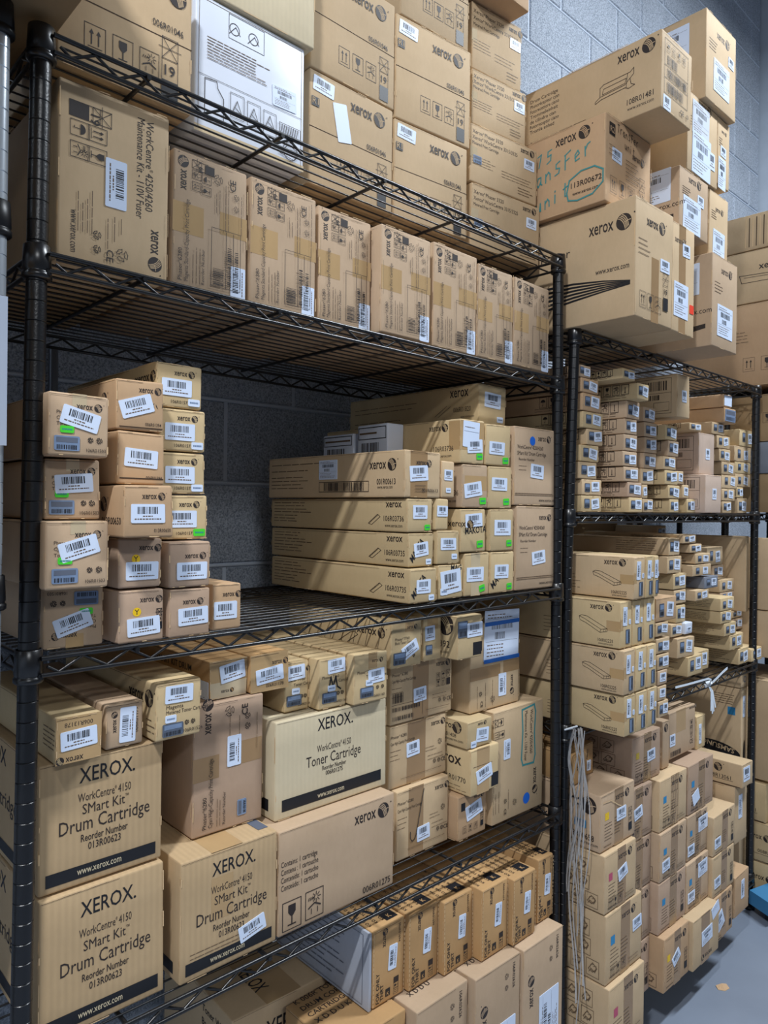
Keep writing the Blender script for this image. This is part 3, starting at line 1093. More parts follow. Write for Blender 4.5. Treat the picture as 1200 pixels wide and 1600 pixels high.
# ------------------------------------------------------------------ the room
def room():
    mb = MB()
    mb.box(-3.0, 6.5, -4.5, 1.1, -0.12, 0.0, 'painted_floor')
    tag(mb.build('floor'), kind='structure')
    mb = MB()
    mb.box(-3.0, 6.5, -4.5, 1.1, 4.30, 4.40, 'ceiling_paint')
    tag(mb.build('ceiling'), kind='structure')
    # block wall behind the racks: individual split-face blocks with tooled joints
    wb = MB()
    YW, CH, BL, J = 0.590, 0.2032, 0.4064, 0.010
    z0 = 3.083 - 15 * CH
    wb.box(-2.6, 4.02, YW + 0.006, YW + 0.2, 0, 4.30, 'mortar')
    k = 0
    z = z0 - CH
    while z < 4.3:
        ztop = min(z + CH - J / 2, 4.29)
        zb = max(z + J / 2, 0.0)
        off = 1.855 if (k - 16) % 2 == 0 else 1.855 + BL / 2
        x = off - BL * 12
        while x < 4.0:
            a, b = max(x + J / 2, -2.6), min(x + BL - J / 2, 4.015)
            if b - a > 0.02 and ztop - zb > 0.02:
                c = 0.004
                v = [(a, YW + .006, zb), (b, YW + .006, zb), (b, YW + .006, ztop), (a, YW + .006, ztop),
                     (a + c, YW, zb + c), (b - c, YW, zb + c), (b - c, YW, ztop - c), (a + c, YW, ztop - c)]
                wb.mesh(v, [(4, 5, 6, 7), (0, 1, 5, 4), (1, 2, 6, 5), (2, 3, 7, 6), (3, 0, 4, 7)], 'painted_block')
            x += BL
        z += CH
        k += 1
    # raised joint beads
    zz = z0
    while zz < 4.3:
        wb.rod((-2.6, YW + 0.005, zz), (4.015, YW + 0.005, zz), 0.0042, 'mortar', 6)
        zz += CH
    tag(wb.build('wall_back'), kind='structure')
    lw = MB()
    lw.box(-3.1, -3.0, -4.5, 1.1, 0.0, 4.30, 'plaster')
    tag(lw.build('wall_left'), kind='structure')
    pl = MB()
    pl.box(4.03, 6.5, 0.50, 0.8, 0.0, 4.30, 'plaster')
    tag(pl.build('wall_right'), kind='structure')


room()


# ------------------------------------------------------------------ wire racks
def post(mb, px, y, z0, z1, mat, r=0.0127):
    lean = lambda z: (px(z), 0)
    mb.lathe([(r * 0.97, z1), (r * 0.8, z1 + 0.003), (0.002, z1 + 0.004)], (0, y), mat, 20, lean)
    top = z1
    z = z1 - 0.0254 * 0.5
    while z > z0 + 0.01:
        mb.lathe([(r, z + 0.0009), (r, top)], (0, y), mat, 20, lean)
        mb.lathe([(r - 0.0009, z), (r, z + 0.0009)], (0, y), mat, 20, lean)
        mb.lathe([(r, z - 0.0009), (r - 0.0009, z)], (0, y), mat, 20, lean)
        top = z - 0.0009
        z -= 0.0254
    mb.lathe([(r, z0), (r, top)], (0, y), mat, 20, lean)


def collar(mb, x, y, zt, mat):
    prof = [(0.0150, zt + 0.0115), (0.0163, zt + 0.0105), (0.0176, zt - 0.020), (0.0166, zt - 0.0212), (0.0166, zt - 0.0235), (0.0182, zt - 0.0245),
            (0.0182, zt - 0.0300), (0.0160, zt - 0.0320), (0.0130, zt - 0.0325)]
    prof.reverse()
    mb.lathe(prof, (x, y), mat, 20)


def wire_shelf(parent, xl, xr, zl, zr, D, mat, pitch=0.0625):
    """a welded wire shelf: two-rail trusses with zigzag web all round, long deck wires, cross trusses"""
    mb = MB()
    H = 0.0215

    def zt(x):
        return zl + (zr - zl) * (x - xl) / (xr - xl)
    for Y in (-0.0160, D + 0.0160):
        a, b = xl + 0.010, xr - 0.010
        mb.rod((a, Y, zt(a)), (b, Y, zt(b)), 0.0033, mat, 8)
        mb.rod((a, Y, zt(a) - H), (b, Y, zt(b) - H), 0.0030, mat, 8)
        for e in (a, b):
            mb.rod((e, Y, zt(e) - H - .002), (e, Y * 0.4 if Y < 0 else D + (Y - D) * 0.4, zt(e) - H - .002), 0.004, mat, 6)
        n = int((b - a - 0.05) / pitch)
        x = a + 0.022
        pts = []
        for i in range(n * 2 + 1):
            zz = zt(x) - (0.0025 if i % 2 else H - 0.0015)
            pts.append((x, Y + 0.0012, zz))
            x += pitch / 2
        pts.insert(0, (a + 0.020 - 0.012, Y + 0.0012, zt(a) - 0.011))
        mb.path(pts, 0.0021, mat, 6)
    for X in (xl - 0.004, xr + 0.004):
        Z = zt(min(max(X, xl), xr))
        mb.rod((X, 0.012, Z), (X, D - 0.012, Z), 0.0033, mat, 8)
        mb.rod((X, 0.012, Z - H), (X, D - 0.012, Z - H), 0.0030, mat, 8)
        n = int((D - 0.05) / pitch)
        pts = [(X, 0.03 + i * pitch / 2, Z - (0.0025 if i % 2 else H - 0.0015)) for i in range(2 * n + 1)]
        mb.path(pts, 0.0021, mat, 6)
    # cross supports
    n = 5
    for i in range(n):
        X = xl + 0.135 + i * (xr - xl - 0.27) / (n - 1)
        Z = zt(X)
        mb.rod((X, -0.0215, Z - 0.0045), (X, D + 0.0215, Z - 0.0045), 0.0034, mat, 8)
    # deck wires
    nw = 17
    for i in range(nw):
        Y = 0.006 + i * (D - 0.012) / (nw - 1)
        a, b = xl + 0.004, xr - 0.004
        if i in (0, nw - 1):
            a, b = xl + 0.026, xr - 0.026
        mb.rod((a, Y, zt(a) + 0.0012), (b, Y, zt(b) + 0.0012), 0.0016, mat, 6)
    return mb.build('wire_shelf', parent)


def rack(label, lx, rx, D, shelves, z1, pmat, wmat, y0=0.0, group=None):
    root = bpy.data.objects.new('wire_shelving_rack', None)
    COL.objects.link(root)
    root.location = (lx(0), 0, 0)
    tag(root, label, 'shelving rack', group)
    off = Vector(root.location)
    made = []
    for fx in (lx, rx):
        for y in (0.0, D):
            mb = MB()
            post(mb, fx, y, 0.03, z1, pmat)
            p = mb.build('post', root)
            made.append(p)
            fb = MB()
            fb.lathe([(0.0, 0.0), (0.018, 0.0), (0.020, 0.006), (0.016, 0.012), (0.006, 0.016), (0.006, 0.03), (0.011, 0.032), (0.011, 0.045)], (fx(0), y), 'black_plastic', 16)
            made.append(fb.build('levelling_foot', p))
    for zl, zr in shelves:
        s = wire_shelf(root, lx(zl), rx(zr), zl, zr, D, wmat)
        made.append(s)
        for fx, z in ((lx, zl), (rx, zr)):
            for y in (0.0, D):
                mb = MB()
                collar(mb, fx(z), y, z, wmat if pmat != 'chrome' else 'black_plastic')
                made.append(mb.build('corner_collar', s))
    for o in made:
        if o.parent is root:
            o.location = -off
    root.location.y = y0
    return root


rack('black wire shelving rack nearest the camera, packed with cartons on every shelf',
     lambda z: 0.001 + 0.011 * (z - 1.4), lambda z: 1.179 - 0.013 * (z - 1.4), 0.43,
     [(1.9955, 1.9905), (1.7175, 1.7065), (1.2035, 1.2150), (0.6830, 0.6830), (0.112, 0.112)], 2.000, 'black_paint', 'black_wire')
rack('black wire shelving rack standing further along the aisle, beyond the nearest rack',
     lambda z: 1.2255 + (0.034 * (z - 1.25) if z > 1.25 else 0), lambda z: 2.408, 0.43,
     [(1.834, 1.834), (1.3915, 1.3915), (0.8715, 0.8715), (0.1155, 0.1155)], 1.833, 'black_paint', 'black_wire')
rack('silver chrome post and shelves of the rack at the left edge of the photo',
     lambda z: -1.24, lambda z: -0.046 + 0.006 * (z - 1.4), 0.43,
     [(2.006, 2.006), (1.760, 1.760), (1.30, 1.30)], 2.20, 'chrome', 'black_wire')

rack('black wire rack at the right edge, almost hidden behind its overhanging cartons',
     lambda z: 2.455, lambda z: 2.905, 0.38, [(1.8525, 1.8525), (1.3925, 1.3925), (0.8725, 0.8725)], 1.857, 'black_paint', 'black_wire', 0.12)

# steel conduit on the wall
mb = MB()
mb.rod((0.219, 0.574, 0.0), (0.219, 0.574, 1.716), 0.0095, 'conduit_metal', 16)
tag(mb.build('conduit_pipe'), 'thin grey steel conduit pipe running up the block wall behind the left cartons', 'pipe')


# ------------------------------------------------------------------ printed designs
def d_fuser(p):
    f = 'F'
    p.txt(f, 'WorkCentre\u00ae 4250/4260', .775, .935, .0160, -90, .0, fit=.127)
    p.txt(f, 'Maintenance Kit - 110V Fuser', .69, .935, .0160, -90, .0, fit=.140)
    p.brand(f, .835, .300, .0240, -90, fit=.034)
    p.txt(f, 'www.xerox.com', .11, .29, .0140, -90, .0, fit=.056)
    for i, (a, b, k) in enumerate(((.17, .85, 'block'), (.27, .85, 'num'), (.37, .85, 'crate'), (.18, .745, 'umb'), (.33, .745, 'up'), (.18, .625, 'sun'), (.33, .625, 'glass'))):
        p.icon(f, a, b, .0205, k, -90)
    for k in range(4):
        p.dashes(f, .18, .17 + .04 * k, .42, 1, .0, .0011, 90)
    for k in range(3):
        p.dashes(f, .12 + .05 * k, .43 + .06 * k, .34, 1, .0, .0011, 90)
    p.icon(f, .335, .18, .013, 'loop')
    p.icon(f, .42, .10, .014, 'ce', -90)
    p.icon(f, .335, .10, .012, 'loop')
    p.icon(f, .56, .10, .020, 'loop')
    p.sticker(f, .50, .50, -90, .066, .030)
    p.rect(f, .0, .45, .008, .55, 'edge')


def d_mag(p):
    f = 'F'
    rr = p.rr
    p.tape(f, .0, .40, .40, .62)
    p.tape(f, .62 + rr.uniform(-.05, .05), .47, 1.0, .64)
    p.brand(f, .165, .715, .0200, 90, fit=.029)
    for a, b, k in ((.30, .925, 'crate'), (.385, .92, 'num'), (.47, .915, 'block'), (.30, .85, 'sun'), (.43, .84, 'umb'), (.30, .765, 'up'), (.43, .755, 'glass')):
        p.icon(f, a, b, .0125, k, 90, t=.0007)
    p.icon(f, .585, .87, .018, 'loop', t=.0007)
    p.dashes(f, .62, .565, .80, 2, .045, .0009, 90)
    p.dashes(f, .50, .69, .94, 2, .04, .0009, 90)
    p.icon(f, .83, .89, .015, 'ce', 90)
    p.icon(f, .84, .78, .011, 'loop', t=.0006)
    p.icon(f, .84, .69, .011, 'loop', t=.0006)
    p.dashes(f, .50, .91, .95, 1, .04, .0009, 90)
    p.txt(f, 'Phaser\u00ae6280', .120, .05, .0095, 90)
    p.txt(f, 'Magenta Standard-Capacity Print Cartridge', .200, .05, .0095, 90, fit=.120)
    p.dashes(f, .05, .26, .32, 3, .045, .0009, 90, rag=.2)
    p.txt(f, 'Reorder Number', .41, .05, .0075, 90)
    p.frame(f, .50, .06, .90, .50)
    p.line(f, .70, .06, .70, .49)
    p.line(f, .80, .06, .80, .49)
    p.bars(f, .525, .075, .67, .20, 12, vert=True)
    p.bars(f, .72, .08, .775, .38, 20, vert=True)
    p.bars(f, .82, .20, .87, .36, 12, vert=True)
    p.sticker(f, .875, .125, 90, .049, .026)


def d_6r(p, mark=True, note=False):
    """two-flap waste toner carton: icons below the dark seam, brand and number above"""
    f = 'F'
    p.rect(f, 0, .497, 1, .504, 'seam')
    for i, k in enumerate(('up', 'glass', 'sun')):
        p.icon(f, .38 + .16 * i, .24, .027, k)
    p.crate19(f, .86, .235, .023)
    p.txt(f, '006R01046', .665, .520, .0150, 0, .004, fit=.052)
    p.brand(f, .465, .80, .034, fit=.056)
    if mark:
        p.rect(f, .02, .685, .105, .765, 'inkblack')
        p.txt(f, 'R1', .062, .702, .017, 0, .0, al='c', mat=p.tone)
        p.sticker(f, .155, .885, -4, .050, .028)
    if note:
        p.sticker(f, .37, .645, 12, .034, .072, 'blank')


def d_t1(p):
    f = 'F'
    p.rect(f, 0, .497, 1, .505, 'seam')
    for i, k in enumerate(('up', 'glass', 'sun')):
        p.icon(f, .26 + .20 * i, .26, .030, k)
    p.crate19(f, .82, .27, .026)
    p.txt(f, '006R01046', .68, .56, .0150, 0, .004, fit=.050)
    p.brand(f, .50, .80, .034, fit=.056)


def d_3320(p, top=False):
    f = 'F'
    p.txt(f, 'Xerox\u00ae Phaser 3320', .03, .84, .0125, 0, .0, fit=.100)
    p.txt(f, 'Xerox\u00ae WorkCentre 3315/3325', .03, .74, .0125, 0, .0, fit=.150)
    p.txt(f, 'Metered Print Cartridge', .03, .65, .0105, 0, .0, fit=.085)
    p.dashes(f, .03, .45, .40, 4, .045, .0009)
    p.brand(f, .735, .86, .0190, fit=.029)
    p.sticker(f, .87, .68, -1, .036, .025)
    p.dashes(f, .45, .38, .95, 3, .05, .0009)
    p.dashes(f, .70, .20, .96, 3, .05, .0013)
    p.tape(f, .0, .42, .10, .60, 'cleartape')
    if top:
        p.sticker(f, .10, .40, 0, .026, .018, 'blueholo')


def d_106(p, flip=False, tilt=0.0, clear=True):
    """square end of a long cyan toner carton"""
    f = 'F'
    g = (lambda u, v: (1 - u, 1 - v)) if flip else (lambda u, v: (u, v))
    r0 = 180 if flip else 0
    if clear:
        p.tape(f, .38, .80, .62, 1.0, 'cleartape')
    else:
        p.tape(f, .36, .0, .66, .22, 'tape')
    p.brand(f, *g(.45, .76), .0125, r0, fit=.0215)
    p.txt(f, 'Phaser\u00ae 6600', *g(.13, .66), .0065, r0)
    p.txt(f, 'Cyan', *g(.13, .57), .0065, r0)
    p.txt(f, 'Toner Cartridge', *g(.13, .48), .0065, r0)
    p.icon(f, *g(.69, .27), .008, 'loop', r0)
    p.icon(f, *g(.84, .27), .009, 'loop', r0)
    p.txt(f, '106R01503', *g(.62, .08), .0065, r0, fit=.026)
    u, v = g(.30, .20)
    p.sticker(f, u, v, r0, .033, .019, 'blueholo')
    u, v = g(.30, .42)
    p.sticker(f, u, v, r0, .018, .009, 'green')
    u, v = g(.52, .60)
    p.sticker(f, u, v, r0 + tilt, .051, .025)


def d_end(p, num='', y=None, brand_u=.47, brand_v=.76, su=.55, sv=.45, rot=0, tilt=0, extra=None, sw=.050, sh=.026, bold=.012, bs=.0125):
    """small square end face: brand, barcode label, number"""
    f = 'F'
    p.brand(f, brand_u, brand_v, bs, rot, fit=bs * 1.75)
    if y:
        p.disc(f, .40, .58, .0065, 'yellow', 14)
        p.txt(f, 'Y', .40, .53, .011, 0, .01, al='c')
    if num:
        p.txt(f, num, .60, .10, .0070, 0, .002, fit=p.w * .34)
    p.sticker(f, su, sv, tilt, min(sw, p.w * .8), sh)
    if extra:
        extra(p)


def d_oem(p, num, mk='green', v=.42, hand=None, brand=False, u=.50, tl=0):
    """plain end of a long 106R-type carton: label, date spot, marker scrawl"""
    f = 'F'
    p.sticker(f, u, v + .12, tl, .040, .027)
    if mk:
        p.sticker(f, .80, .14, 2, .015, .011, mk)
    if hand:
        p.txt(f, hand, .16, .12, .019, 52 if hand != 'MAKOTA' else 0, .018, .8, mat='inkblack', shear=.2)
    for a in (.35, .55):
        p.line(f, a, .93, a + .08, .97, .0006, 'edge')


def d_longside(p, num, big=False, cart=True, site='www.xerox.com', barcode=False):
    """left flank of a long carton (u runs from the back to the front edge)"""
    f = 'L'
    L = p.d
    p.dashes(f, .03, .86, .30, 2, .10, .0016)
    p.dashes(f, .03, .64, .42, 2, .10, .0016)
    p.dashes(f, .03, .42, .30, 3, .10, .0016)
    p.brand(f, .868, .74, .021, fit=.045, ball=barcode)
    p.txt(f, num, .855, .32, .0155, 0, .002, fit=.057)
    p.txt(f, site, .862, .14, .0095, 0, 0, fit=.050)
    if cart and not barcode:
        a, b = (.755, .20), (.825, .52)
        p.line(f, a[0], a[1] + .04, b[0] - .01, b[1], .0009)
        p.line(f, a[0] + .022, a[1], b[0] + .008, b[1] - .07, .0009)
        p.line(f, a[0], a[1] + .04, a[0] + .022, a[1], .0009)
        p.line(f, b[0] - .01, b[1], b[0] + .008, b[1] - .07, .0009)
        p.line(f, a[0] + .008, a[1] + .05, b[0] - .005, b[1] - .01, .0007)


def d_drum(p, cart='Drum Cartridge', num='013R00623', kit=True, bar=(.055, .155), fine=False):
    f = 'F'
    s = p.h
    if kit:
        p.txt(f, 'XEROX', .52, .80, .030, 0, .006, al='c', mat='inkblack', fit=.075)
        p.txt(f, '.', .735, .80, .030, 0, .004, mat='inkblack')
        p.txt(f, 'WorkCentre\u00ae 4150', .51, .652, .0165, 0, 0, al='c', fit=.075)
        p.txt(f, 'SMart Kit\u2122', .52, .550, .0200, 0, 0, al='c', fit=.066)
        p.txt(f, cart, .52, .425, .0270, 0, 0, al='c', fit=.128)
        p.txt(f, 'Reorder Number', .51, .335, .0145, 0, .008, al='c', fit=.066)
        p.txt(f, num, .51, .262, .0145, 0, .008, al='c', fit=.046)
    else:
        p.txt(f, 'XEROX', .50, .815, .031, 0, .006, al='c', mat='inkblack', fit=.078)
        p.txt(f, '.', .655, .815, .031, 0, .004, mat='inkblack')
        p.txt(f, 'WorkCentre\u00ae 4150', .50, .59, .0170, 0, 0, al='c', fit=.080)
        p.txt(f, cart, .50, .455, .0270, 0, 0, al='c', fit=.128)
        p.txt(f, 'Reorder Number', .50, .385, .0115, 0, .008, al='c', fit=.056)
        p.txt(f, num, .50, .325, .0115, 0, .008, al='c', fit=.040)
    p.rect(f, .055, bar[0], .945, bar[1], 'inkblack')
    p.txt(f, 'www.xerox.com', .47, bar[0] + .03, .0135, 0, .008, al='c', mat='cream', fit=.062)
    # flank seen past the post
    p.txt('L', 'XEROX', .50, .79, .036, 0, .006, al='c', mat='inkblack')
    p.txt('L', cart, .50, .44, .034, 0, .001, al='c')
    p.rect('L', .05, bar[0], .95, bar[1], 'inkblack')
    if fine:
        p.dashes(f, .10, .215, .72, 2, .035, .0010, rag=.1)
        p.tape(f, .30, .42, .52, .78, 'tape')


def d_recycle_side(p, word='Cyan High-Capacity Print Cartridge', stick=(.57, .60)):
    """6280 carton standing on end"""
    f = 'F'
    p.tape(f, .0, .42, .36, .60, 'tapedark')
    p.tape(f, .66, .48, .98, .66, 'tapedark')
    p.brand(f, .24, .77, .0230, 90, fit=.034)
    p.icon(f, .50, .915, .020, 'loop', t=.0008)
    p.icon(f, .76, .93, .016, 'ce', 90)
    p.icon(f, .76, .85, .012, 'loop')
    p.icon(f, .76, .77, .012, 'loop')
    for a in (.50, .64, .90):
        p.dashes(f, .58 if a > .8 else .64, a, .95, 1, .0, .0009, 90)
    p.txt(f, 'Phaser\u00ae6280', .19, .05, .0105, 90)
    p.txt(f, word, .27, .05, .0105, 90, fit=.112)
    p.dashes(f, .05, .335, .27, 2, .04, .0009, 90, rag=.1)
    p.txt(f, 'Reorder Number', .45, .05, .0075, 90)
    p.sticker(f, stick[0], stick[1], 90, .050, .026)
    p.sticker(f, .69, .14, 90, .026, .017, 'blueholo')


def d_flat(p, bars=False, hook=False, tapeu=(.36, .56), label=(.42, .52)):
    """6280 high-capacity carton lying on its side"""
    f = 'F'
    p.tape(f, tapeu[0], .02, tapeu[1], 1.0, 'tapedark')
    p.brand(f, .72, .84, .0165, fit=.028)
    p.txt(f, 'Phaser\u00ae 6280', .02, .80, .0090)
    p.txt(f, 'Cyan High-Capacity Print Cartridge', .02, .70, .0090, fit=.070)
    p.dashes(f, .02, .60, .20, 3, .07, .0009)
    if bars:
        for i, k in enumerate(('sun', 'umb', 'crate')):
            p.icon(f, .76 + .085 * i, .66 + .01 * i, .0115, k, t=.0006)
        for i, k in enumerate(('glass', 'up', 'block')):
            p.icon(f, .76 + .085 * i, .54, .0115, k, t=.0006)
        p.line(f, .02, .33, .50, .33)
        p.line(f, .50, .08, .50, .33)
        p.bars(f, .03, .36, .20, .52, 10)
        p.bars(f, .03, .22, .46, .29, 24)
        p.bars(f, .03, .07, .36, .14, 18)
    else:
        p.icon(f, .88, .55, .014, 'loop')
        p.dashes(f, .62, .50, .82, 2, .05, .0009)
    p.dashes(f, .66, .36, .97, 2, .06, .0009)
    p.icon(f, .94, .24, .012, 'ce')
    p.icon(f, .86, .245, .010, 'loop')
    p.icon(f, .78, .25, .010, 'loop')
    p.dashes(f, .20 if not bars else .55, .13, .97, 1, .06, .0009, rag=.1)
    p.sticker(f, label[0], label[1], 3, .038, .030)
    if hook:
        p.pline(f, [(.50, .93), (.47, .80), (.36, .30), (.33, .24), (.28, .22), (.25, .27), (.25, .36)], .0018, 'inkblack')


def d_1275(p):
    f = 'F'
    p.brand(f, .625, .80, .032, fit=.052)
    p.txt(f, 'Contains: 1 cartridge', .02, .655, .0135, 0, .004, fit=.076)
    p.txt(f, 'Contenu : 1 cartouche', .02, .580, .0135, 0, .004, fit=.078)
    p.txt(f, 'Contenido: 1 cartucho', .02, .505, .0135, 0, .004, fit=.078)
    p.txt(f, 'Conte\u00fado: 1 cartucho', .02, .430, .0135, 0, .004, fit=.078)
    p.icon(f, .105, .175, .038, 'glass', t=.0014)
    p.icon(f, .285, .185, .038, 'sun', t=.0014)
    p.txt(f, '006R01275', .705, .050, .0165, 0, .004, fit=.069)


def d_waste(p):
    p.txt('F', 'XEROX', .50, .80, .050, 0, .008, al='c', mat='inkblack', fit=.10)
    p.txt('T', 'XEROX', .30, .42, .045, -90, .008, mat='inkblack', fit=.085)
    p.tape('T', .30, .0, .62, 1.0, 'tape')
    p.rect('T', .0, .50, 1., .508, 'seam')
    p.sticker('T', .40, .70, -12, .15, .07, 'note')
    p.txt('L', 'Toner Waste Cont', .60, .88, .020, 0, .01, mat='inkblack')
    p.txt('L', 'Bac de r\u00e9sidus', .60, .80, .020, 0, .01, mat='inkblack')
    p.txt('L', 'Resttonerbe', .60, .72, .020, 0, .01, mat='inkblack')


def d_amber(p):
    """strapped amber carton standing on end"""
    f = 'F'
    p.brand(f, .30, .92, .0165, -90, fit=.027, ball=False)
    p.ball(f, .37, .93, .0070)
    p.txt(f, '006R01694', .80, .95, .0080, -90)
    p.sticker(f, .62, .55, 86, .047, .022)
    p.txt(f, 'TNRT', .33, .05, .012, 90, .014, mat='inkblack')
    p.txt(f, 'FOR ONLY', .20, .04, .012, 90, .014, mat='inkblack')
    p.rect(f, .40, .07, .55, .17, 'inkblack')
    p.txt(f, 'K', .475, .085, .010, 0, .01, al='c', mat='amber')
    for i in range(3):
        p.icon(f, .74, .08 + .075 * i, .0105, ('up', 'glass', 'block')[i], 90, t=.0006)
    # lid prints running down the depth, and the dark spots
    T = 'T'
    for k in range(4):
        p.txt(T, 'KO 006 TONER DRUM BLACK'[0:14 + k], .16 + .2 * k, .05, .010, 90, .008)
    p.rect(T, .55, .03, .90, .11, 'inkblack')
    p.txt(T, 'K', .72, .045, .015, 0, .01, al='c', mat='amber')
    for k in range(16):
        v0 = .03 + k * .06
        p.line(f, .012, v0, .012, v0 + .03, .0016, 'edge')
        p.line(f, .985, v0, .985, v0 + .03, .0016, 'edge')


def d_lower(p):
    f = 'F'
    p.brand(f, .24, .60, .027, 90, fit=.042)
    p.txt(f, '106R02626', .82, .96, .012, -90, .006)
    p.icon(f, .68, .90, .014, 'loop')
    p.icon(f, .68, .83, .012, 'loop')
    p.sticker(f, .64, .44, 90, .13, .075, 'ship')
    p.txt('T', 'X D D U', .15, .12, .016, 0, .01)


def d_106r2225(p, first):
    f = 'F'
    p.sticker(f, .40, .68, 88, .044, .019)
    p.sticker(f, .62, .24, 90, .034, .018, 'holo')
    p.sticker(f, .80, .55, 90, .012, .008, 'small')
    if first:
        L = 'L'
        p.brand(L, .812, .80, .0210, fit=.036)
        p.txt(L, '106R02225', .862, .11, .0110, 0, .004, fit=.040)
        p.txt(L, 'www.xerox.com', .866, .05, .0075, fit=.038)
        p.dashes(L, .50, .50, .66, 5, .08, .0011)
        p.tape(L, .915, .36, 1.0, .58, 'tape')
        p.tape(f, .0, .38, .25, .62, 'tape')
        # long thin cartridge drawing
        q_ = lambda P: [(.742 + (a - .52) * .56, b - .06) for a, b in P]
        A = q_([(.52, .66), (.55, .69), (.61, .68), (.84, .46), (.84, .40), (.76, .36), (.60, .53), (.53, .58), (.52, .66)])
        p.pline(L, A, .0009)
        p.pline(L, q_([(.52, .66), (.58, .62), (.62, .58), (.77, .43), (.84, .46)]), .0008)
        p.pline(L, q_([(.77, .43), (.76, .36)]), .0008)
        p.ring(L, q_([(.81, .415)])[0][0], .355, .0035, .0007)


def d_drumkit(p):
    f = 'F'
    p.brand(f, .56, .84, .0190, fit=.031)
    p.txt(f, 'WorkCentre\u00ae 4250/4260', .06, .72, .0125, 0, 0, fit=.100)
    p.txt(f, 'SMart Kit\u00ae Drum Cartridge', .06, .64, .0125, 0, 0, fit=.112)
    p.txt(f, 'Reorder Number', .10, .57, .0085)
    p.dashes(f, .10, .50, .34, 2, .05, .001)
    p.dashes(f, .02, .15, .95, 2, .02, .0014, rag=.02)
    p.txt(f, 'www.xerox.com', .58, .05, .0105)


def d_maint(p):
    f = 'F'
    p.txt(f, 'WorkCentre\u00ae 4250/4260', .72, .93, .0155, -90, .0, fit=.105)
    p.txt(f, 'Maintenance Kit - 110V Fuser', .61, .93, .0155, -90, .0, fit=.118)
    pts = [(.55, .95), (.80, .97), (.83, .90), (.81, .70), (.83, .50), (.80, .43), (.58, .44), (.55, .50), (.57, .75), (.55, .95)]
    p.pline(f, pts, .0045, 'teal')
    p.brand(f, .80, .38, .024, -90, fit=.038)
    p.disc(f, .66, .125, .013, 'blue', 22)
    for a, b, k in ((.03, .90, 'crate'), (.13, .90, 'umb'), (.05, .79, 'up'), (.15, .79, 'glass')):
        p.icon(f, a, b, .016, k, -90)
    for a in (.02, .06, .12, .30):
        p.dashes(f, .10, a, .36, 1, .0, .0011, 90)
    p.icon(f, .22, .10, .012, 'ce', -90)
    p.icon(f, .24, .18, .012, 'loop')
    p.icon(f, .42, .14, .016, 'loop')
    p.sticker(f, .26, .64, -90, .045, .024)


def d_w1(p):
    L, f = 'L', 'F'
    p.brand(L, .762, .76, .044, fit=.064)
    p.txt(L, 'Color Printer', .66, .63, .030, 0, .0, al='r')
    p.txt(L, 'www.xerox.com', .800, .41, .019, 0, .008, fit=.086)
    for k in range(6):
        P = [(.20, .400 - .046 * k), (.50, .392 - .040 * k), (.68, .380 - .030 * k), (.84, .345 - .018 * k), (.978, .300 - .006 * k)]
        for i in range(4):
            (a, b), (c, d) = P[i], P[i + 1]
            t0, t1 = .0075 - .0014 * i, .0075 - .0014 * (i + 1)
            p.poly(L, [(a * p.d, b * p.h - t0 * .5), (c * p.d, d * p.h - t1 * .5), (c * p.d, d * p.h + t1 * .5), (a * p.d, b * p.h + t0 * .5)], 'inkblack')
    p.brand(f, .28, .80, .034, fit=.055)
    p.dashes(f, .08, .66, .40, 4, .04, .0016)
    for i, k in enumerate(('up', 'glass', 'sun')):
        p.icon(f, .20 + .20 * i, .16, .030, k)
    p.crate19(f, .80, .30, .024)
    p.sticker(f, .78, .52, 0, .046, .030)
    p.tape(f, .42, .0, .62, .55, 'tapedark')


def d_w4(p):
    L, f = 'L', 'F'
    p.brand(L, .70, .82, .036, fit=.058)
    p.hand(L, '75', .585, .65, .030, .028, .1)
    p.hand(L, 'TransFer', .46, .34, .034, .027, .26)
    p.hand(L, 'unit', .58, .10, .032, .026, .22)
    p.txt(L, '113R00672', .800, .26, .0180, 0, .006, fit=.082)
    p.txt(L, 'www.xerox.com', .81, .17, .0115, 0, .004, fit=.070)
    pts = [(.775, .22), (.79, .36), (.86, .43), (.94, .43), (.99, .36), (.99, .22), (.93, .12), (.84, .10), (.785, .13), (.775, .22)]
    p.pline(L, pts, .0035, 'teal')
    p.rect(f, .07, .78, .19, .92, 'inkblack')
    p.txt(f, 'R2', .13, .81, .020, 0, .01, al='c', mat=p.tone)
    p.hand(f, 'Transfer'.replace('f', 'F'), .24, .86, .018, .013, -.05, .0016, 'inkblack')
    p.hand(f, 'unit', .40, .72, .018, .013, -.05, .0016, 'inkblack')
    p.brand(f, .56, .66, .022, fit=.038)
    p.dashes(f, .07, .66, .24, 3, .05, .0014)
    p.dashes(f, .42, .60, .72, 6, .045, .0016)
    for i, k in enumerate(('up', 'glass', 'sun')):
        p.icon(f, .16 + .19 * i, .22, .030, k)
    p.crate19(f, .78, .26, .025)
    p.sticker(f, .24, .58, -2, .044, .030)


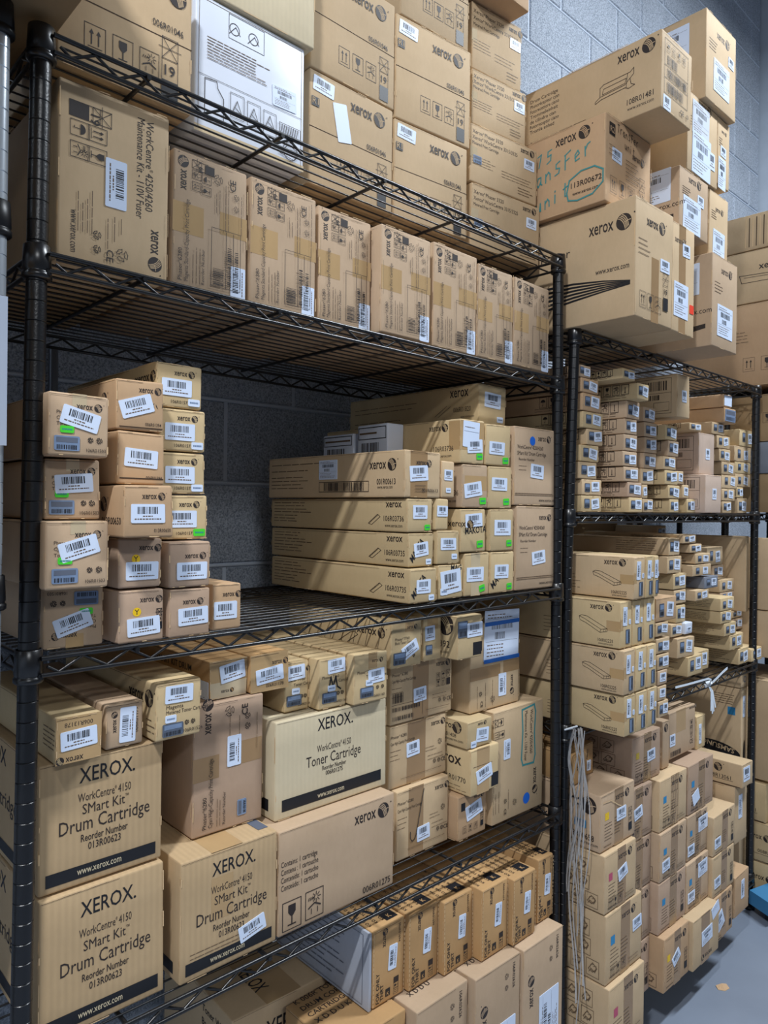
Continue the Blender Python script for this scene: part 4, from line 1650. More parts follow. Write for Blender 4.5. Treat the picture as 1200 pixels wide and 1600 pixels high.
def d_w5(p):
    L, f = 'L', 'F'
    p.brand(L, .800, .80, .038, fit=.056)
    p.txt(L, '108R01481', .848, .19, .0190, 0, .002, fit=.066)
    p.txt(L, 'www.xerox.com', .850, .11, .0125, 0, 0, fit=.066)
    for k, s in enumerate(('Drum Cartridge', 'Photor\u00e9cepteur cyan', 'Fotorecettore ciano', 'Trommeleinheit', 'de cilindro cian', 'Fotorreceptor ciano', 'Tromle enhed')):
        p.txt(L, s, .345, .82 - .075 * k, .0130, fit=.088 if k in (1, 2, 5) else None)
    p.dashes(L, .35, .24, .66, 1, .05, .0012, rag=.05)
    q_ = lambda P: [(.695 + (a - .50) * .57, b + .12) for a, b in P]
    A = [(.50, .30), (.54, .34), (.54, .46), (.57, .49), (.79, .50), (.82, .54), (.82, .46), (.79, .42), (.80, .34), (.83, .31), (.78, .29), (.75, .32), (.55, .30), (.50, .27), (.50, .30)]
    p.pline(L, q_(A), .0013)
    p.pline(L, q_([(.56, .36), (.75, .38), (.76, .44), (.57, .43), (.56, .36)]), .0010)
    p.pline(L, q_([(.54, .34), (.75, .36), (.79, .42)]), .0010)
    p.pline(L, q_([(.76, .32), (.77, .49)]), .0012)
    p.frame(f, .10, .22, .86, .92, .0011)
    p.line(f, .10, .58, .86, .58, .0011)
    p.line(f, .10, .42, .86, .42, .0011)
    p.bars(f, .18, .60, .50, .72, 16)
    p.bars(f, .18, .44, .82, .55, 34)
    p.bars(f, .18, .25, .70, .38, 30)
    for i, k in enumerate(('umb', 'up', 'glass', 'sun')):
        p.icon(f, .20 + .17 * i, .82, .015, k, t=.0008)
    p.icon(f, .66, .12, .016, 'ce')
    p.icon(f, .84, .12, .012, 'loop')
    p.sticker(f, .19, .10, 0, .036, .032)


def d_ship(p, big=(.55, .45), brandpos=(.30, .82), small=None, pouch=False, left=False):
    f = 'F'
    bs = min(.030, p.w * .16)
    p.brand(f, min(brandpos[0], .34), brandpos[1], bs, fit=bs * 1.65)
    p.dashes(f, .10, .70, .40, 4, .035, .0016)
    p.sticker(f, big[0], big[1], -1, min(.10, p.w * .62), .085, 'pouch' if pouch else 'ship')
    if small:
        p.sticker(f, small[0], small[1], -2, .036, .028)
    if left:
        p.txt('L', 'www.xerox.com', .70, .36, .020)
        for k in range(4):
            p.line('L', .66, .12 + .02 * k, .96, .20 + .012 * k, .003, 'ink')
        p.sticker('L', .78, .74, 0, .13, .085, 'ship')


def d_cube(p, mark='cyan', tapeu=(.40, .66), st=(.60, .42), tilt=0, side=True, crate=True, brand=True, kind='bar'):
    """drum-unit cube used in the floor stack"""
    f = 'F'
    p.tape(f, tapeu[0], .0, tapeu[1], 1.0, 'tapedark')
    if brand:
        p.brand(f, .42, .80, .0240, fit=.042)
    if mark:
        p.rect(f, .13, .53, .24, .66, mark)
    p.dashes(f, .12, .46, .36, 6, .055, .0014)
    p.dashes(f, .40, .50, .60, 6, .055, .0014)
    p.dashes(f, .10, .08, .42, 1, .05, .0016)
    if crate:
        p.crate19(f, .86, .34, .015)
    else:
        for i, k in enumerate(('up', 'glass', 'sun')):
            p.icon(f, .18 + .15 * i, .14, .018, k)
        p.dashes(f, .62, .14, .92, 2, .05, .0012)
    if st:
        p.sticker(f, st[0], st[1], tilt, .044, .030, kind)
    if side:
        L = 'L'
        for i, (a, b) in enumerate(((.77, .19), (.90, .18), (.83, .46), (.82, .74), (.71, .44), (.70, .74))):
            p.frame(L, a - .05, b - .12, a + .05, b + .12, .0010, 'inksoft')
            p.pline(L, [(a - .035, b - .03), (a, b + .08), (a + .035, b + .02), (a, b - .06), (a - .035, b - .03)], .0012, 'inksoft')
            p.pline(L, [(a - .030, b - .07), (a - .01, b - .01), (a + .02, b - .05), (a + .03, b + .05), (a + .005, b + .03)], .0010, 'inksoft')
            p.ring(L, a + .005, b + .01, .009, .0011, 'inksoft', 12)


def d_small(p, i, holo=True, side='icons'):
    """short end of the small cartridge cartons stacked in the further rack"""
    f = 'F'
    rr = p.rr
    w = min(.036, p.w * .46)
    if p.w > .055:
        if holo:
            p.sticker(f, .27, .52 + rr.uniform(-.05, .05), 0, min(.024, p.w * .3), p.h * .55, 'holo')
        p.sticker(f, .68, .52 + rr.uniform(-.08, .05), rr.uniform(-8, 8), w, p.h * .62, 'barblue')
    else:
        p.sticker(f, .52, .52, rr.uniform(-6, 6), p.w * .62, p.h * .6, 'barblue')
    if side == 'icons':
        L = 'L'
        n = 4
        s = p.h * .50
        for k in range(n):
            p.icon(L, 1 - (.034 + (n - 1 - k) * s * 1.25) / p.d, .66, s, ('umb', 'glass', 'sun', 'thermo')[k], t=.0013)
        p.dashes(L, 1 - .14 / p.d, .28, 1 - .03 / p.d, 1, .1, .0016, rag=.1)
        p.dashes(L, 1 - .14 / p.d, .14, 1 - .03 / p.d, 1, .1, .0010, rag=.1)
    elif side == 'text':
        p.dashes('L', 1 - .17 / p.d, .78, 1 - .03 / p.d, 5, .13, .0012, rag=.2)


def d_bigside(p):
    """tall printed carton: framed barcodes on the flank"""
    L = 'L'
    p.frame(L, 1 - .125 / p.d, .10, 1 - .018 / p.d, .92, .0010)
    p.line(L, 1 - .125 / p.d, .58, 1 - .018 / p.d, .58)
    p.bars(L, 1 - .112 / p.d, .64, 1 - .030 / p.d, .86, 18)
    p.bars(L, 1 - .112 / p.d, .42, 1 - .050 / p.d, .54, 14)
    p.frame(L, 1 - .070 / p.d, .16, 1 - .024 / p.d, .36)
    p.sticker('F', .55, .50, 0, .030, .034)
# ------------------------------------------------------------------ cartons: nearest rack, top shelf
def C(key, tone, label, design=None, group=None, name='cardboard_box', **kw):
    p = Carton(key, name, tone, label, group, **kw)
    if design:
        design(p)
    return p.done()


G_TOP = 'twin-flap cartons stacked on the top shelf'
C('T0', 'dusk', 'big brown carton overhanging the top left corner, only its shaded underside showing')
C('T1', 'kraft', 'large kraft carton with a dark centre seam behind the top left rail', d_t1, G_TOP)


def shrink(p):
    f = 'F'
    p.sticker(f, .80, .52, 2, .050, .036, 'ship')
    p.frame(f, .03, .03, .97, .97, .0008, 'inksoft')
    p.frame(f, .28, .78, .60, .96, .0008)
    for a, b in ((.33, .86), (.50, .86)):
        p.ring(f, a, b, .010, .0012)
        p.pline(f, [(a - .05, b - .05), (a + .01, b + .02), (a + .05, b - .03)], .0012)
    p.dashes(f, .10, .71, .66, 8, .022, .0013, rag=.25)
    p.line(f, .03, .42, .97, .42, .0008)
    p.pline(f, [(.08, .40), (.18, .41), (.19, .36), (.24, .30), (.24, .12), (.08, .10), (.08, .40)], .0014)
    for k in range(3):
        p.frame(f, .30 + .15 * k, .20 - .01 * k, .42 + .15 * k, .38 - .01 * k, .0009)
        p.pline(f, [(.32 + .15 * k, .24), (.36 + .15 * k, .33), (.40 + .15 * k, .24), (.34 + .15 * k, .28)], .0012)
    for k in range(8):
        p.line(f, .76 + .022 * k, .23, .78 + .022 * k, .31, .0014)
    p.frame(f, .75, .22, .96, .32, .0010)
    p.ring(f, .86, .12, .016, .0014)
    p.pline(f, [(.76, .08), (.84, .17), (.93, .14), (.90, .06), (.76, .08)], .0012)
    p.tape(f, .0, .0, 1.0, .05, 'cleartape')


C('T2', 'white_board', 'white shrink-wrapped carton printed with unpacking drawings, tilted light on its film', shrink)
C('T3', 'cream', 'pale cream unprinted carton with rounded corner on top of the white wrapped one')
C('A1', 'kraft', 'kraft twin-flap carton carrying a blank white sticker, lowest beside the white wrapped box', lambda p: d_6r(p, True, True), G_TOP)
C('A2', 'kraft', 'kraft twin-flap carton with emblem, directly above the one with blank white sticker', lambda p: d_6r(p, True), G_TOP)
C('B1', 'kraft', 'kraft twin-flap carton at the bottom of the second column from the white box', lambda p: d_6r(p, True), G_TOP)
C('B2', 'kraft', 'kraft twin-flap carton with bulging right edge, middle of the second column', lambda p: d_6r(p, True), G_TOP)
C('B3', 'kraft', 'kraft twin-flap carton cut by the top of the frame above the bulging one', lambda p: d_6r(p, True), G_TOP)
G_C = 'flat-printed metered cartridge cartons stacked near the top right post'
for k, s in (('C1', 'olive-kraft carton at the bottom of the text-covered stack by the right post'),
             ('C2', 'olive-kraft carton second from the bottom of the text-covered top stack'),
             ('C3', 'olive-kraft carton second from the top of the text-covered stack, no barcode label beside'),
             ('C4', 'olive-kraft carton highest in the text-covered stack against the block wall')):
    C(k, 'kraft', s, (lambda p, k=k: d_3320(p, k in ('C1', 'C2'))), G_C)
C('C5', 'orange', 'orange-brown carton resting on the text-covered stack, cut by the top edge', lambda p: (p.icon('F', .84, .30, .020, 'block'), p.brand('F', .30, .5, .02)))

# second shelf
C('F', 'kraft', 'tall kraft carton with vertical lettering and centred barcode label, by the left post', d_fuser, grid=4)
G_M = 'identical standing cartridge cartons in the row on the second shelf'
ordn = ['first', 'second', 'third', 'fourth', 'fifth', 'sixth', 'seventh']
ML = ['pinkish standing carton immediately right of the tall vertical-lettered one, tape across its middle',
      'second standing carton in the row of seven on the second shelf, counted from the left',
      'third standing carton in the row of seven, dark shelf shadow across its top',
      'fourth standing carton in the row of seven, its bright left flank exposed',
      'fifth standing carton in the row of seven on the second shelf',
      'sixth standing carton in the row of seven, second from the right post',
      'last standing carton in the row of seven, right beside the right post']
for i in range(7):
    C('M%d' % (i + 1), 'tan', ML[i], d_mag, G_M)

# third shelf, left cluster
G_P = 'square-ended toner cartons piled in the leftmost column'
C('P1', 'tan', 'upside-down square toner carton at the foot of the leftmost column, label tilted up', lambda p: d_106(p, True, -162 + 0, False), G_P)
C('P2', 'tan', 'square toner carton with clear tape and upward-tilted label, second from bottom left', lambda p: d_106(p, False, 16), G_P)
C('P3', 'tan', 'square toner carton with nearly level label, third up in the leftmost column', lambda p: d_106(p, False, 4), G_P)
C('P4', 'tan', 'square toner carton topping the leftmost column, label tilted down to the right', lambda p: d_106(p, False, -14), G_P)
G_Q = 'short toner and drum cartons in the middle column of the left pile'
C('Q1', 'pink', 'pinkish crushed-corner carton with yellow Y dot, foot of the middle column', lambda p: d_end(p, '', True, extra=lambda q: q.crate19('F', .90, .42, .008), sv=.30, tilt=3), G_Q)
C('Q2', 'pink', 'pinkish carton with yellow Y dot, second up in the middle column', lambda p: d_end(p, '', True, sv=.34), G_Q)


def q3(p):
    d_end(p, '013R00650', brand_u=.36, brand_v=.74, su=.48, sv=.46)
    p.txt('L', '013R00650', .80, .25, .014, 0, .004)
    p.brand('L', .66, .55, .024, fit=.042)


C('Q3', 'orange', 'orange carton jutting forward in the middle of the left pile', q3, G_Q)
C('Q4', 'orange', 'orange carton with level label, just above the jutting one', lambda p: (d_end(p, '006R01394', brand_v=1.5, su=.50, sv=.50, tilt=-3), p.rect('F', .06, .10, .97, .125, 'seam')), G_Q)
C('Q5', 'orange', 'orange carton topping the middle column, label tilted steeply upward', lambda p: (d_end(p, '006R01394', brand_v=.76, su=.42, sv=.48, tilt=17), p.rect('F', .06, .05, .97, .07, 'seam'), p.brand('L', .70, .55, .022)), G_Q)
G_K = 'black-code cartons at the right of the left pile'
C('K1', 'pink', 'pinkish carton with plain brand and white label, foot of the third column', lambda p: d_end(p, '', sv=.42, su=.58, brand_u=.32, brand_v=.68, tilt=2), G_K)
C('K2', 'pink', 'pinkish carton with torn lid, second up in the third column', lambda p: d_end(p, '', sv=.36, brand_u=.38, brand_v=.64), G_K)
G_G = 'greenish-kraft cartons forming the upper third column'
for k, s, sk, nm in (('G1', 'olive carton with bright green date sticker in the third column', 'green', '106R01571'),
                 ('G2', 'olive carton just above the one with the green date sticker', 'small', '106R01572'),
                 ('G3', 'olive carton just below the topmost of the third column', 'small', '106R01571'),
                 ('G4', 'topmost olive carton of the left pile, emblem on its flank', 'small', '106R01572')):
    C(k, 'yellowkraft', s, (lambda p, sk=sk, nm=nm: (d_end(p, '', brand_u=.38, brand_v=.74, su=.44, sv=.46), p.sticker('F', .82, .15, 0, .020, .011, sk),
                                            p.txt('F', nm, .32, .10, .0070), p.brand('L', .80, .60, .020))), G_G)
C('R1', 'orange', 'lone small carton on the empty stretch of the third shelf, right of the pile', lambda p: d_end(p, '', su=.44, sv=.42, brand_u=.34, brand_v=.72, sw=.044, sh=.028))

# third shelf, right cluster
G_L = 'long narrow cartons lying front to back on the third shelf'
C('L1', 'yellowkraft', 'lowest long carton of the leftmost long stack, marker letters on its end', lambda p: (d_longside(p, '106R03735'), d_oem(p, '', 'small', .36, 'MAGTA')), G_L)
C('L2', 'yellowkraft', 'middle long carton of the leftmost long stack, tilted label over marker scrawl', lambda p: (d_longside(p, '106R03735'), d_oem(p, '', 'small', .40, 'MAGTA', tl=7)), G_L)
C('L3', 'yellowkraft', 'long carton with green date sticker beneath the wide taped one', lambda p: (d_longside(p, '106R03736'), d_oem(p, '', 'green', .48)), G_L)


def l4(p):
    L = 'L'
    p.dashes(L, .03, .82, .45, 1, .1, .0018, rag=.05)
    p.dashes(L, .03, .66, .34, 1, .1, .0018)
    p.dashes(L, .03, .50, .36, 4, .09, .0016)
    p.brand(L, .780, .62, .028, fit=.049)
    p.txt(L, '001R00613', .828, .28, .0165, 0, .004, fit=.054)
    p.txt(L, 'www.xerox.com', .832, .19, .0095, fit=.044)
    p.frame(L, .425, .13, .775, .36, .0012)
    p.bars(L, .46, .15, .75, .34, 34)
    p.sticker(L, .49, .65, 0, .062, .042, 'ship')
    f = 'F'
    p.tape(f, .15, 0, .62, 1, 'tapedark')
    p.brand(f, .30, .70, .016, fit=.026)
    p.sticker(f, .38, .52, 5, .050, .030)
    p.dashes(f, .28, .26, .62, 3, .06, .0012)
    p.txt(f, '001R00613', .46, .12, .010)


C('L4', 'kraft', 'wide long taped carton with framed barcode on its flank, jutting over the long stack', l4)
G_N = 'small square carton ends packed between the long cartons'
C('N1', 'yellowkraft', 'carton end with overlapping white labels, foot of the column beside the long stack', lambda p: (p.sticker('F', .50, .50, 6, .062, .048), p.sticker('F', .22, .22, 0, .022, .014, 'small'), p.txt('F', 'MAG', .5, .84, .016, 0, .016, mat='inkblack')), G_N)
C('N2', 'yellowkraft', 'carton end with centred label and tiny square sticker, second up beside the long stack', lambda p: (p.sticker('F', .50, .60, 0, .046, .024), p.sticker('F', .76, .22, 0, .016, .011, 'small')), G_N)
C('N3', 'yellowkraft', 'narrow carton end half hidden right of the green-stickered long carton', lambda p: (p.sticker('F', .5, .60, 0, .032, .022),), G_N)
C('N4', 'kraft', 'sliver of carton end behind the wide taped long carton', lambda p: (p.sticker('F', .5, .62, 0, .026, .022), p.sticker('F', .5, .2, 0, .015, .010, 'small')), G_N)
C('O1', 'yellowkraft', 'carton end with vertical clear tape band and green smear, bottom of the middle column', lambda p: (p.tape('F', .25, 0, .62, 1, 'cleartape'), p.sticker('F', .42, .50, -1, .055, .030), p.sticker('F', .70, .16, 10, .018, .014, 'green')), G_N)
C('O2', 'yellowkraft', 'carton end with black marker word beneath its label', lambda p: (p.sticker('F', .52, .74, 3, .056, .028), p.txt('F', 'MAKOTA', .18, .42, .020, 3, .02, .85, mat='inkblack'), p.sticker('F', .76, .18, 4, .020, .015, 'green'), p.brand('L', .92, .6, .02)), G_N)


def o3(p):
    f = 'F'
    p.tape(f, .10, .40, .96, .74, 'tape')
    p.sticker(f, .42, .42, 8, .056, .030)
    p.sticker(f, .80, .16, 3, .020, .014, 'green')
    p.brand('L', .82, .70, .020, fit=.034)
    p.txt('L', '106R03736', .85, .28, .016, fit=.056)
    p.txt('L', 'www.xerox.com', .86, .12, .009, fit=.046)


C('O3', 'tan', 'twisted carton end with brown tape patch and tilted label', o3, G_N)


def o4(p):
    f = 'F'
    p.tape(f, .02, .30, .98, .96, 'tape')
    p.tape('L', .93, .30, 1, .96, 'tape')
    p.sticker(f, .44, .66, -3, .052, .055, 'note')
    p.sticker(f, .60, .40, 5, .050, .028)
    p.sticker(f, .80, .17, 3, .020, .013, 'green')
    p.brand('L', .800, .76, .0200, fit=.034)
    p.txt('L', '106R03736', .83, .28, .016, fit=.056)
    p.txt('L', 'www.xerox.com', .84, .14, .009, fit=.046)


C('O4', 'yellowkraft', 'carton end with torn white paper note above its label', o4, G_N)


def o5(p):
    L = 'L'
    p.brand(L, .805, .72, .034, fit=.056, ball=False)
    p.txt(L, '006R01820', .83, .34, .0165, fit=.052)
    p.txt(L, 'www.xerox.com', .88, .18, .009, fit=.040)
    p.dashes(L, .05, .70, .60, 2, .12, .0016)
    p.dashes(L, .05, .30, .50, 2, .12, .0016)
    p.line(L, .70, .28, .785, .52, .0010)
    p.line(L, .725, .26, .81, .50, .0010)
    p.sticker('F', .50, .62, -2, .058, .034)
    p.sticker('F', .78, .16, 0, .022, .013, 'small')


C('O5', 'yellowkraft', 'long carton lying highest of the right pile, large lettering on its flank', o5)
C('T5', 'yellowkraft', 'carton end with marker scrawl and green sticker, bottom of the right-hand end column', lambda p: (p.sticker('F', .46, .52, -1, .050, .030), p.txt('F', 'MAG', .12, .10, .024, 40, .018, .8, mat='inkblack'), p.sticker('F', .80, .14, 2, .018, .014, 'green')), G_N)
C('T6', 'yellowkraft', 'carton end with large label and green sticker, second up in the right-hand end column', lambda p: (p.sticker('F', .52, .56, -1, .058, .034), p.sticker('F', .80, .18, 2, .018, .014, 'green')), G_N)
C('T7', 'yellowkraft', 'carton end with square label, third up in the right-hand end column', lambda p: (p.sticker('F', .46, .58, -1, .054, .028), p.sticker('F', .76, .16, 2, .020, .014, 'green')), G_N)
C('T8', 'yellowkraft', 'carton end topping the right-hand end column beside the blue-dotted drum carton', lambda p: (p.sticker('F', .44, .42, -1, .054, .028), p.sticker('F', .80, .13, 2, .020, .014, 'green')), G_N)
G_V = 'drum cartons beside the right post on the third shelf'
C('V1', 'tan', 'drum cartridge carton standing on the third shelf against the right post', lambda p: (d_drumkit(p), p.sticker('F', .56, .38, 6, .052, .030)), G_V)
C('V2', 'tan', 'upper drum cartridge carton marked with a round blue sticker', lambda p: (d_drumkit(p), p.disc('F', .42, .83, .0105, 'blue', 20), p.sticker('F', .54, .44, -4, .050, .032)), G_V)
G_W = 'small white printed cartons at the back of the third shelf'
for k, s in (('wb1', 'small white printed carton furthest back behind the long taped one'), ('wb2', 'small white printed carton with wide barcode behind the long taped one')):
    C(k, 'white_board', s, lambda p: (p.frame('L', .05, .62, .95, .92, .002, 'inkblack'), p.bars('L', .15, .12, .75, .52, 14), p.dashes('L', .1, .77, .9, 1, .1, .004)), G_W)

# fourth shelf
G_D = 'large drum cartridge cartons on the fourth shelf'
C('D1', 'fluted', 'large drum cartridge carton at the bottom left beside the post', lambda p: d_drum(p), G_D, grid=4)
C('D2', 'fluted', 'large drum cartridge carton stacked second, small cartons resting on it', lambda p: d_drum(p), G_D, grid=4)


def d3(p):
    d_drum(p, fine=True)
    p.sticker('F', .73, .22, 12, .050, .026)
    p.tape('T', .30, 0, .62, 1, 'tape')
    p.txt('T', 'XEROX', .06, .70, .035, -90, .006, mat='inkblack')
    p.rect('T', .86, .05, .97, .95, 'slate_print')


C('D3', 'fluted', 'large drum cartridge carton with central tape and tilted label near the bottom bar', d3, G_D, grid=4)
C('D4', 'tan', 'wide flat carton with glass and weather pictograms and a large emblem', d_1275, grid=4)
C('D5', 'cream', 'pale cream toner cartridge carton with a black bottom stripe', lambda p: d_drum(p, 'Toner Cartridge', '006R01275', False, (.08, .20)), grid=4)
C('D6', 'pink', 'carton standing on end with sideways lettering and two brown tape patches', d_recycle_side)
G_E = 'small long cartons laid side by side on top of the fourth-shelf boxes'


def e1(p):
    f = 'F'
    p.tape(f, .0, .0, 1.0, 1.0, 'tape')
    p.txt(f, '006R13178', .80, .87, .0085, 180, .004)
    p.brand(f, .60, .13, .0125, 180, fit=.024)
    p.sticker(f, .50, .50, 3, .050, .026)
    p.dashes('L', .86, .72, .99, 5, .10, .0012, rag=.1)


C('E1', 'yellowkraft', 'upside-down taped small carton at the far left, jutting beside the post', e1, G_E)
C('E2', 'tan', 'small carton with upright vertical label, second from the left post', lambda p: (p.sticker('F', .58, .50, 88, .050, .025), p.brand('F', .28, .36, .011, 90, fit=.019), p.txt('F', '006R01179', .86, .28, .008, 90)), G_E)


def e3(p):
    f = 'F'
    p.sticker(f, .50, .78, -1, .046, .026)
    p.txt(f, 'Magenta', .22, .53, .0085)
    p.txt(f, 'Metered Toner Cartridge', .22, .44, .0085, sx=.8)
    p.sticker(f, .32, .36, 0, .018, .011, 'small')
    p.sticker(f, .37, .17, 0, .034, .019, 'holo')
    p.icon(f, .68, .25, .008, 'loop')
    p.icon(f, .82, .25, .008, 'loop')
    p.txt(f, '106R01526', .60, .08, .0075)
    p.brand('L', .75, .62, .030, fit=.050)
    p.dashes('L', .92, .35, 1, 3, .1, .0012)


C('E3', 'yellowkraft', 'small magenta metered toner carton, label above a hologram sticker', e3, G_E)


def e4(p):
    f = 'F'
    p.tape(f, .0, .42, 1, 1, 'tape')
    p.tape(f, .0, .0, 1, .42, 'cleartape')
    p.sticker(f, .60, .66, 8, .048, .030)
    p.brand(f, .30, .14, .009, 0, fit=.016)
    p.sticker('L', .94, .22, 0, .034, .030, 'blank')
    p.txt('L', 'SMART KIT DRUM', .45, .60, .016, 0, .014)
    p.txt('L', '006R01 KIT 60', .55, .30, .016, 0, .014)


C('E4', 'amber', 'amber-taped small carton wrapped in clear tape, sitting above the standing one', e4, G_E)
C('E5', 'amber', 'amber-taped small carton with emblem above its label, fourth-shelf middle', lambda p: (p.tape('F', .0, .0, 1, 1, 'tape'), p.brand('F', .56, .68, .0125, fit=.021), p.sticker('F', .50, .42, 5, .056, .026), p.txt('F', '006R01178', .40, .10, .008, 0, .006)), G_E)


def e6(p, mark=False, left=True, st=(.45, .78)):
    f = 'F'
    if left:
        p.sticker(f, .38, .22, 0, .034, .019, 'holo')
    p.txt(f, 'Toner Cartridge', .36, .50, .0080)
    p.txt(f, 'Phaser\u00ae 7760', .10, .60, .0080)
    p.brand(f, .52, .80, .0110, fit=.018)
    p.sticker(f, st[0], st[1], 3, .042, .026)
    p.sticker(f, .45, .40, 0, .018, .011, 'small')
    p.icon(f, .70, .28, .008, 'loop')
    p.icon(f, .85, .28, .008, 'loop')
    p.txt(f, '106R01160', .56, .09, .0070)
    if mark:
        p.pline(f, [(.30, .20), (.42, .62), (.50, .42), (.60, .62), (.66, .42), (.78, .36)], .0028, 'inkblack')
    # evenly spaced dark lines across the long tops
    for k in range(9):
        p.line('T', 0, .06 + .105 * k, 1, .06 + .105 * k, .0010, 'seam')


C('E6', 'yellowkraft', 'recessed small carton half hidden between the taped and the marker-scrawled ones', lambda p: e6(p), G_E)
C('E7', 'yellowkraft', 'small carton with a black marker M scrawled under its label', lambda p: e6(p, True, True, (.62, .84)), G_E)
C('E8', 'yellowkraft', 'small carton with brown tape tab and wide label, rightmost over the cream one', lambda p: (e6(p, False, True, (.66, .52)), p.tape('F', .42, .68, .68, 1.0, 'tape')), G_E)
G_GA = 'cartons lying on their sides in the fourth-shelf column'
C('G5a', 'kraft', 'side-lying carton with a big marker hook drawn across it, bottom of its column', lambda p: d_flat(p, hook=True, label=(.50, .28), tapeu=(.22, .50)), G_GA)
C('G4a', 'kraft', 'side-lying carton with centred tape and square label, middle of its column', lambda p: d_flat(p, label=(.40, .56), tapeu=(.30, .62)), G_GA)
C('G3a', 'kraft', 'side-lying carton with framed barcodes at its lower left, third in its column', lambda p: d_flat(p, bars=True, tapeu=(.34, .60), label=(.46, .42)), G_GA)
G_GS = 'small toner cartons on top of the side-lying column'


def g1a(p):
    f = 'F'
    p.tape(f, .44, .74, .74, 1, 'tape')
    p.brand(f, .50, .80, .0115, fit=.018)
    p.txt(f, 'Phaser\u00ae 7760', .12, .58, .0080)
    p.txt(f, 'Black Toner Cartridge', .12, .50, .0080, sx=.8)
    p.sticker(f, .62, .36, 24, .046, .026)
    p.sticker(f, .27, .20, 0, .034, .024, 'holo')
    p.icon(f, .74, .22, .008, 'loop')
    L = 'L'
    p.brand(L, .70, .66, .024)
    p.txt(L, 'Phaser 7760', .72, .20, .014)
    p.pline(L, [(.48, .28), (.64, .62), (.68, .66), (.71, .60), (.54, .24), (.48, .28)], .0012)
    for k in range(7):
        p.line(L, .2 + .11 * k, .0, .27 + .11 * k, 1, .0010, 'seam')


C('G1a', 'yellowkraft', 'small toner carton with tilted label, its long lined flank catching light', g1a, G_GS)
C('G2a', 'yellowkraft', 'narrow small carton tucked between the tilted-label one and the black-labelled one', lambda p: (p.tape('F', .2, .7, .8, 1, 'tape'), p.sticker('F', .35, .62, 2, .030, .030), p.sticker('F', .3, .25, 0, .02, .02, 'holo')), G_GS)


def h1(p):
    f = 'F'
    p.sticker(f, .19, .70, 0, .030, .034, 'holo')
    p.rect(f, .03, .52, .36, .86, 'inkblack')
    p.rect(f, .62, .06, 1.0, .36, 'inkblack')
    p.sticker(f, .68, .66, 1, .050, .030)
    p.ball('L', .90, .78, .022)
    p.txt('L', '13392', .80, .26, .020, 0, .004)
    p.txt('L', 'xerox.com', .80, .12, .010)


C('H1', 'yellowkraft', 'small carton with two black printed squares, left of the blue-taped paper', h1, G_GS)


def h2(p):
    f = 'F'
    W, H = p.w, p.h
    p.sticker(f, .62, .83, -2, .130, .115, 'ship')
    p.tape(f, .27, .950, .985, .995, 'bluetape', .0022)
    p.tape(f, .25, .530, .985, .575, 'bluetape', .0022)
    p.tape(f, .0, .36, .60, .50, 'tapedark')
    p.tape(f, .66, .38, 1, .52, 'tapedark')
    p.brand(f, .82, .34, .018, -90, fit=.028)
    for a in (.14, .30, .44):
        p.dashes(f, .04, a, .34, 1, 0, .0010, 90)
    p.icon(f, .20, .10, .012, 'ce', -90)
    p.icon(f, .20, .20, .012, 'loop')
    p.icon(f, .44, .11, .018, 'loop')
    p.sticker(f, .64, .25, 90, .052, .028)


C('H2', 'kraft', 'upright carton with a shipping sheet held on by blue tape', h2)
C('H3', 'kraft', 'tall maintenance carton with teal marker outline and round blue sticker', d_maint)


def h4(p):
    p.brand('F', .40, .80, .0110, fit=.019)
    p.sticker('F', .60, .42, -4, .042, .030)
    p.sticker('F', .25, .14, 0, .018, .014, 'small')
    p.ball('L', .90, .72, .013)
    p.brand('L', .72, .66, .02, ball=False)
    p.txt('L', '108R01408', .72, .34, .012)
    p.txt('L', 'www.xerox.com', .76, .20, .009)


C('H4', 'yellowkraft', 'small cube carton with tilted label beside the teal-outlined one', h4)


def h5(p):
    p.tape('F', .22, 0, .66, 1, 'tape')
    p.sticker('F', .48, .42, 12, .054, .030)
    p.rect('F', .74, .06, 1, .36, 'inkblack')
    p.dashes('F', .10, .62, .80, 1, .1, .0012)
    p.brand('L', .68, .62, .036, ball=False)
    p.txt('L', '006R01770', .76, .26, .016)
    p.dashes('L', .80, .16, .97, 2, .08, .001)


C('H5', 'yellowkraft', 'taped carton jutting out with a black square at its lower right corner', h5)


def h6(p):
    p.sticker('F', .55, .60, 12, .054, .032)
    p.rect('F', .10, .66, .24, .84, 'inkblack')
    p.brand('F', .55, .85, .012, fit=.02)
    for i, k in enumerate(('up', 'glass', 'sun')):
        p.icon('F', .22 + .2 * i, .22, .012, k, t=.0006)
    p.crate19('F', .84, .34, .009)


C('H6', 'orange', 'battered ragged-edged small carton at the foot of the stack by the maintenance box', h6)

# lowest shelf of the nearest rack
C('x1', 'kraft', 'waste container carton at the bottom edge, large lettering on its lid', d_waste)
C('b0', 'amber', 'carton at the bottom edge whose lettered lid alone shows, left of the lower row', lambda p: [p.txt('T', s, .1, .92 - .14 * k, .018, 0, .01) for k, s in enumerate(('K 006R TONER', 'DRUM COPY', 'CARTRIDGE', 'X D D U K'))])
G_B = 'tan cartons in the lower row of the bottom shelf'
for k, s in (('b1', 'tan lower-row carton at the bottom edge, first from the left'), ('b2', 'tan lower-row carton with open left flap, middle of the three'),
             ('b3', 'tan lower-row carton with large white label, beside the right post')):
    C(k, 'tan', s, d_lower, G_B)
C('ws', 'shaded_white', 'thin white printed carton wedged left of the amber cartons', lambda p: (p.dashes('L', .10, .86, .85, 10, .075, .0018, mat='slate_print'), p.frame('L', .05, .05, .95, .95, .001, 'slate_print')))
G_A = 'amber strapped cartons standing in a row on the bottom shelf'
